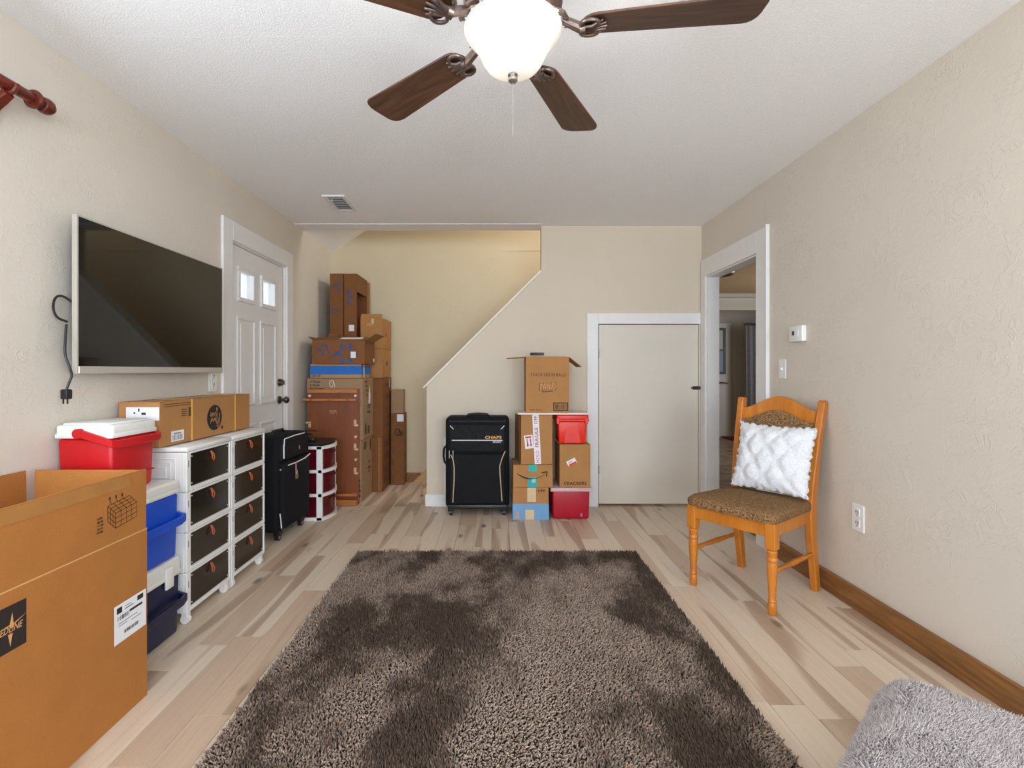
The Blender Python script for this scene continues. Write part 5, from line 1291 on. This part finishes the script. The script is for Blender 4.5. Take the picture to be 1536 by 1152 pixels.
t.part('loose_flap', G().box(-0.002, 0.002, 0, 0.22, 0, 0.055, M=Matrix.Translation((0.498, 4.12, 0.594)) @ Matrix.Rotation(R(-35), 4, 'Y')), M['box_inside'], smooth=False)
t = Thing('orange_bin', 'small orange red lidded bin on the crackers box', 'bin', (0.60, 4.22, 0.595), 0, SB)
t.part('tub', G().box(0.490, 0.722, 4.105, 4.36, 0.595, 0.775, 0.012, 3, taper=0.93), M['orange_plastic'])
t.part('front_panel', G().prism([(0.535, 0.60), (0.675, 0.60), (0.655, 0.745), (0.558, 0.745)], 0.006, Matrix.Translation((0, 4.1135, 0)) @ Mxz, 0.002), M['orange_plastic'])
ld = t.part('lid', G().box(0.478, 0.734, 4.094, 4.372, 0.775, 0.832, 0.014, 3), M['orange_plastic'])
t.part('lid_rim', G().box(0.474, 0.738, 4.090, 4.376, 0.775, 0.790, 0.004, 1), M['orange_plastic'], ld)
for x in (0.488, 0.716): t.part('clasp', G().box(x-0.012, x+0.012, 4.084, 4.094, 0.755, 0.805, 0.003, 1), M['orange_plastic'], ld)
single('white_board', G().box(0.168, 0.722, 4.030, 4.33, 0.8350, 0.8465, 0.002, 1), M['trim_edge'], 'thin white board bridging the upright box and orange bin', 'board', smooth=False)
t = open_box('neon_balls_box', 'open kraft box marked 3 PACK NEON BALLS on the white board', 0.232, 0.574, 4.060, 4.34, 0.848, 1.288, M['box'], SB)
fy = 4.060
text(t, '3 PACK NEON BALLS', frame((0.268, fy-E, 1.135), '-y'), 0.280, 0.026, M['ink_brown'], t.body, bold=0.005)
text(t, 'PANIC', frame((0.338, fy-E, 1.022), '-y', R(2)), 0.135, 0.062, M['ink_brown'], t.body, name='logo', bold=0.04)
text(t, 'PANIC', frame((0.343, fy-2*E, 1.027), '-y', R(2)), 0.125, 0.052, M['ink_tan'], t.body, name='logo', bold=0.01)
decal(t, 'print', stroke([(0, 0), (0.09, 0.004)], 0.006), frame((0.355, fy-E, 1.012), '-y'), M['ink_brown'], t.body)
decal(t, 'barcode', [rect(0, 0.118, 0, 0.008), rect(0, 0.118, 0.058, 0.066), rect(0, 0.008, 0.008, 0.058), rect(0.110, 0.118, 0.008, 0.058)] + bars(0.016, 0.104, 0.014, 0.052, 16, 95), frame((0.448, fy-E, 0.862), '-y'), M['ink'], t.body)
decal(t, 'print', bars(0, 0.10, 0, 0.008, 10, 96), frame((0.262, fy-E, 0.865), '-y'), M['ink_brown'], t.body)
flap(t, (0.574, 4.065, 1.288), 'y', 0.27, 0.125, R(128), M['box'])
flap(t, (0.232, 4.065, 1.288), 'y', 0.27, 0.150, R(-93), M['box'])
flap(t, (0.234, 4.062, 1.288), 'x', 0.338, 0.13, R(-88), M['box'])
flap(t, (0.234, 4.338, 1.290), 'x', 0.338, 0.13, R(88), M['box'])
# remote on the closed flaps
t = Thing('remote_control', 'small dark remote lying on the neon balls box', 'remote', (0.33, 4.14, 1.301))
Mr = Matrix.Translation((0.325, 4.13, 1.303)) @ Matrix.Rotation(R(-12), 4, 'Z')
t.part('case', G().box(-0.055, 0.055, -0.022, 0.022, 0, 0.022, 0.006, 2, Mr), M['black'])
t.part('button', G().box(-0.045, -0.03, -0.006, 0.006, 0.021, 0.024, 0.001, 1, Mr).box(-0.02, -0.005, -0.006, 0.006, 0.021, 0.024, 0.001, 1, Mr), M['ink_grey'])

# ------------------------------------------------------------------ things in the far room
t = Thing('shower_curtain', 'grey pleated curtain hanging from a rod in the next room', 'curtain', (4.6, 8.8, 0.1))
def cur(u, v):
    return (4.27 + 0.75*u, 8.80 + 0.035*math.sin(u*50)*(0.6+0.4*(1-v)) - 0.03*(1-v), 0.12 + 1.83*v)
t.part('cloth', G().grid(cur, 90, 10), M['curtain'], ang=80)
t.part('rod', G().cyl((4.24, 8.80, 1.975), (FX1-0.002, 8.80, 1.975), 0.014), M['black'])
single('door_mat', G().box(3.98, 4.75, 8.55, 9.12, 0.0005, 0.014, 0.004, 1), M['mat_red'], 'rust red mat on the far room floor by the back door', 'mat')
t = Thing('ceiling_lamp', 'flush round lamp on the tan ceiling of the next room', 'lamp', (2.83, 6.4, ZC))
t.part('pan', G().lathe([(0, ZC-0.001), (0.15, ZC-0.001), (0.15, ZC-0.02), (0.0, ZC-0.02)], 24, c=(2.83, 6.4, 0)), M['pewter'])
t.part('dome', G().lathe([(0.14, ZC-0.02), (0.13, ZC-0.05), (0.09, ZC-0.08), (0.0, ZC-0.095)], 24, c=(2.83, 6.4, 0)), M['pewter'])
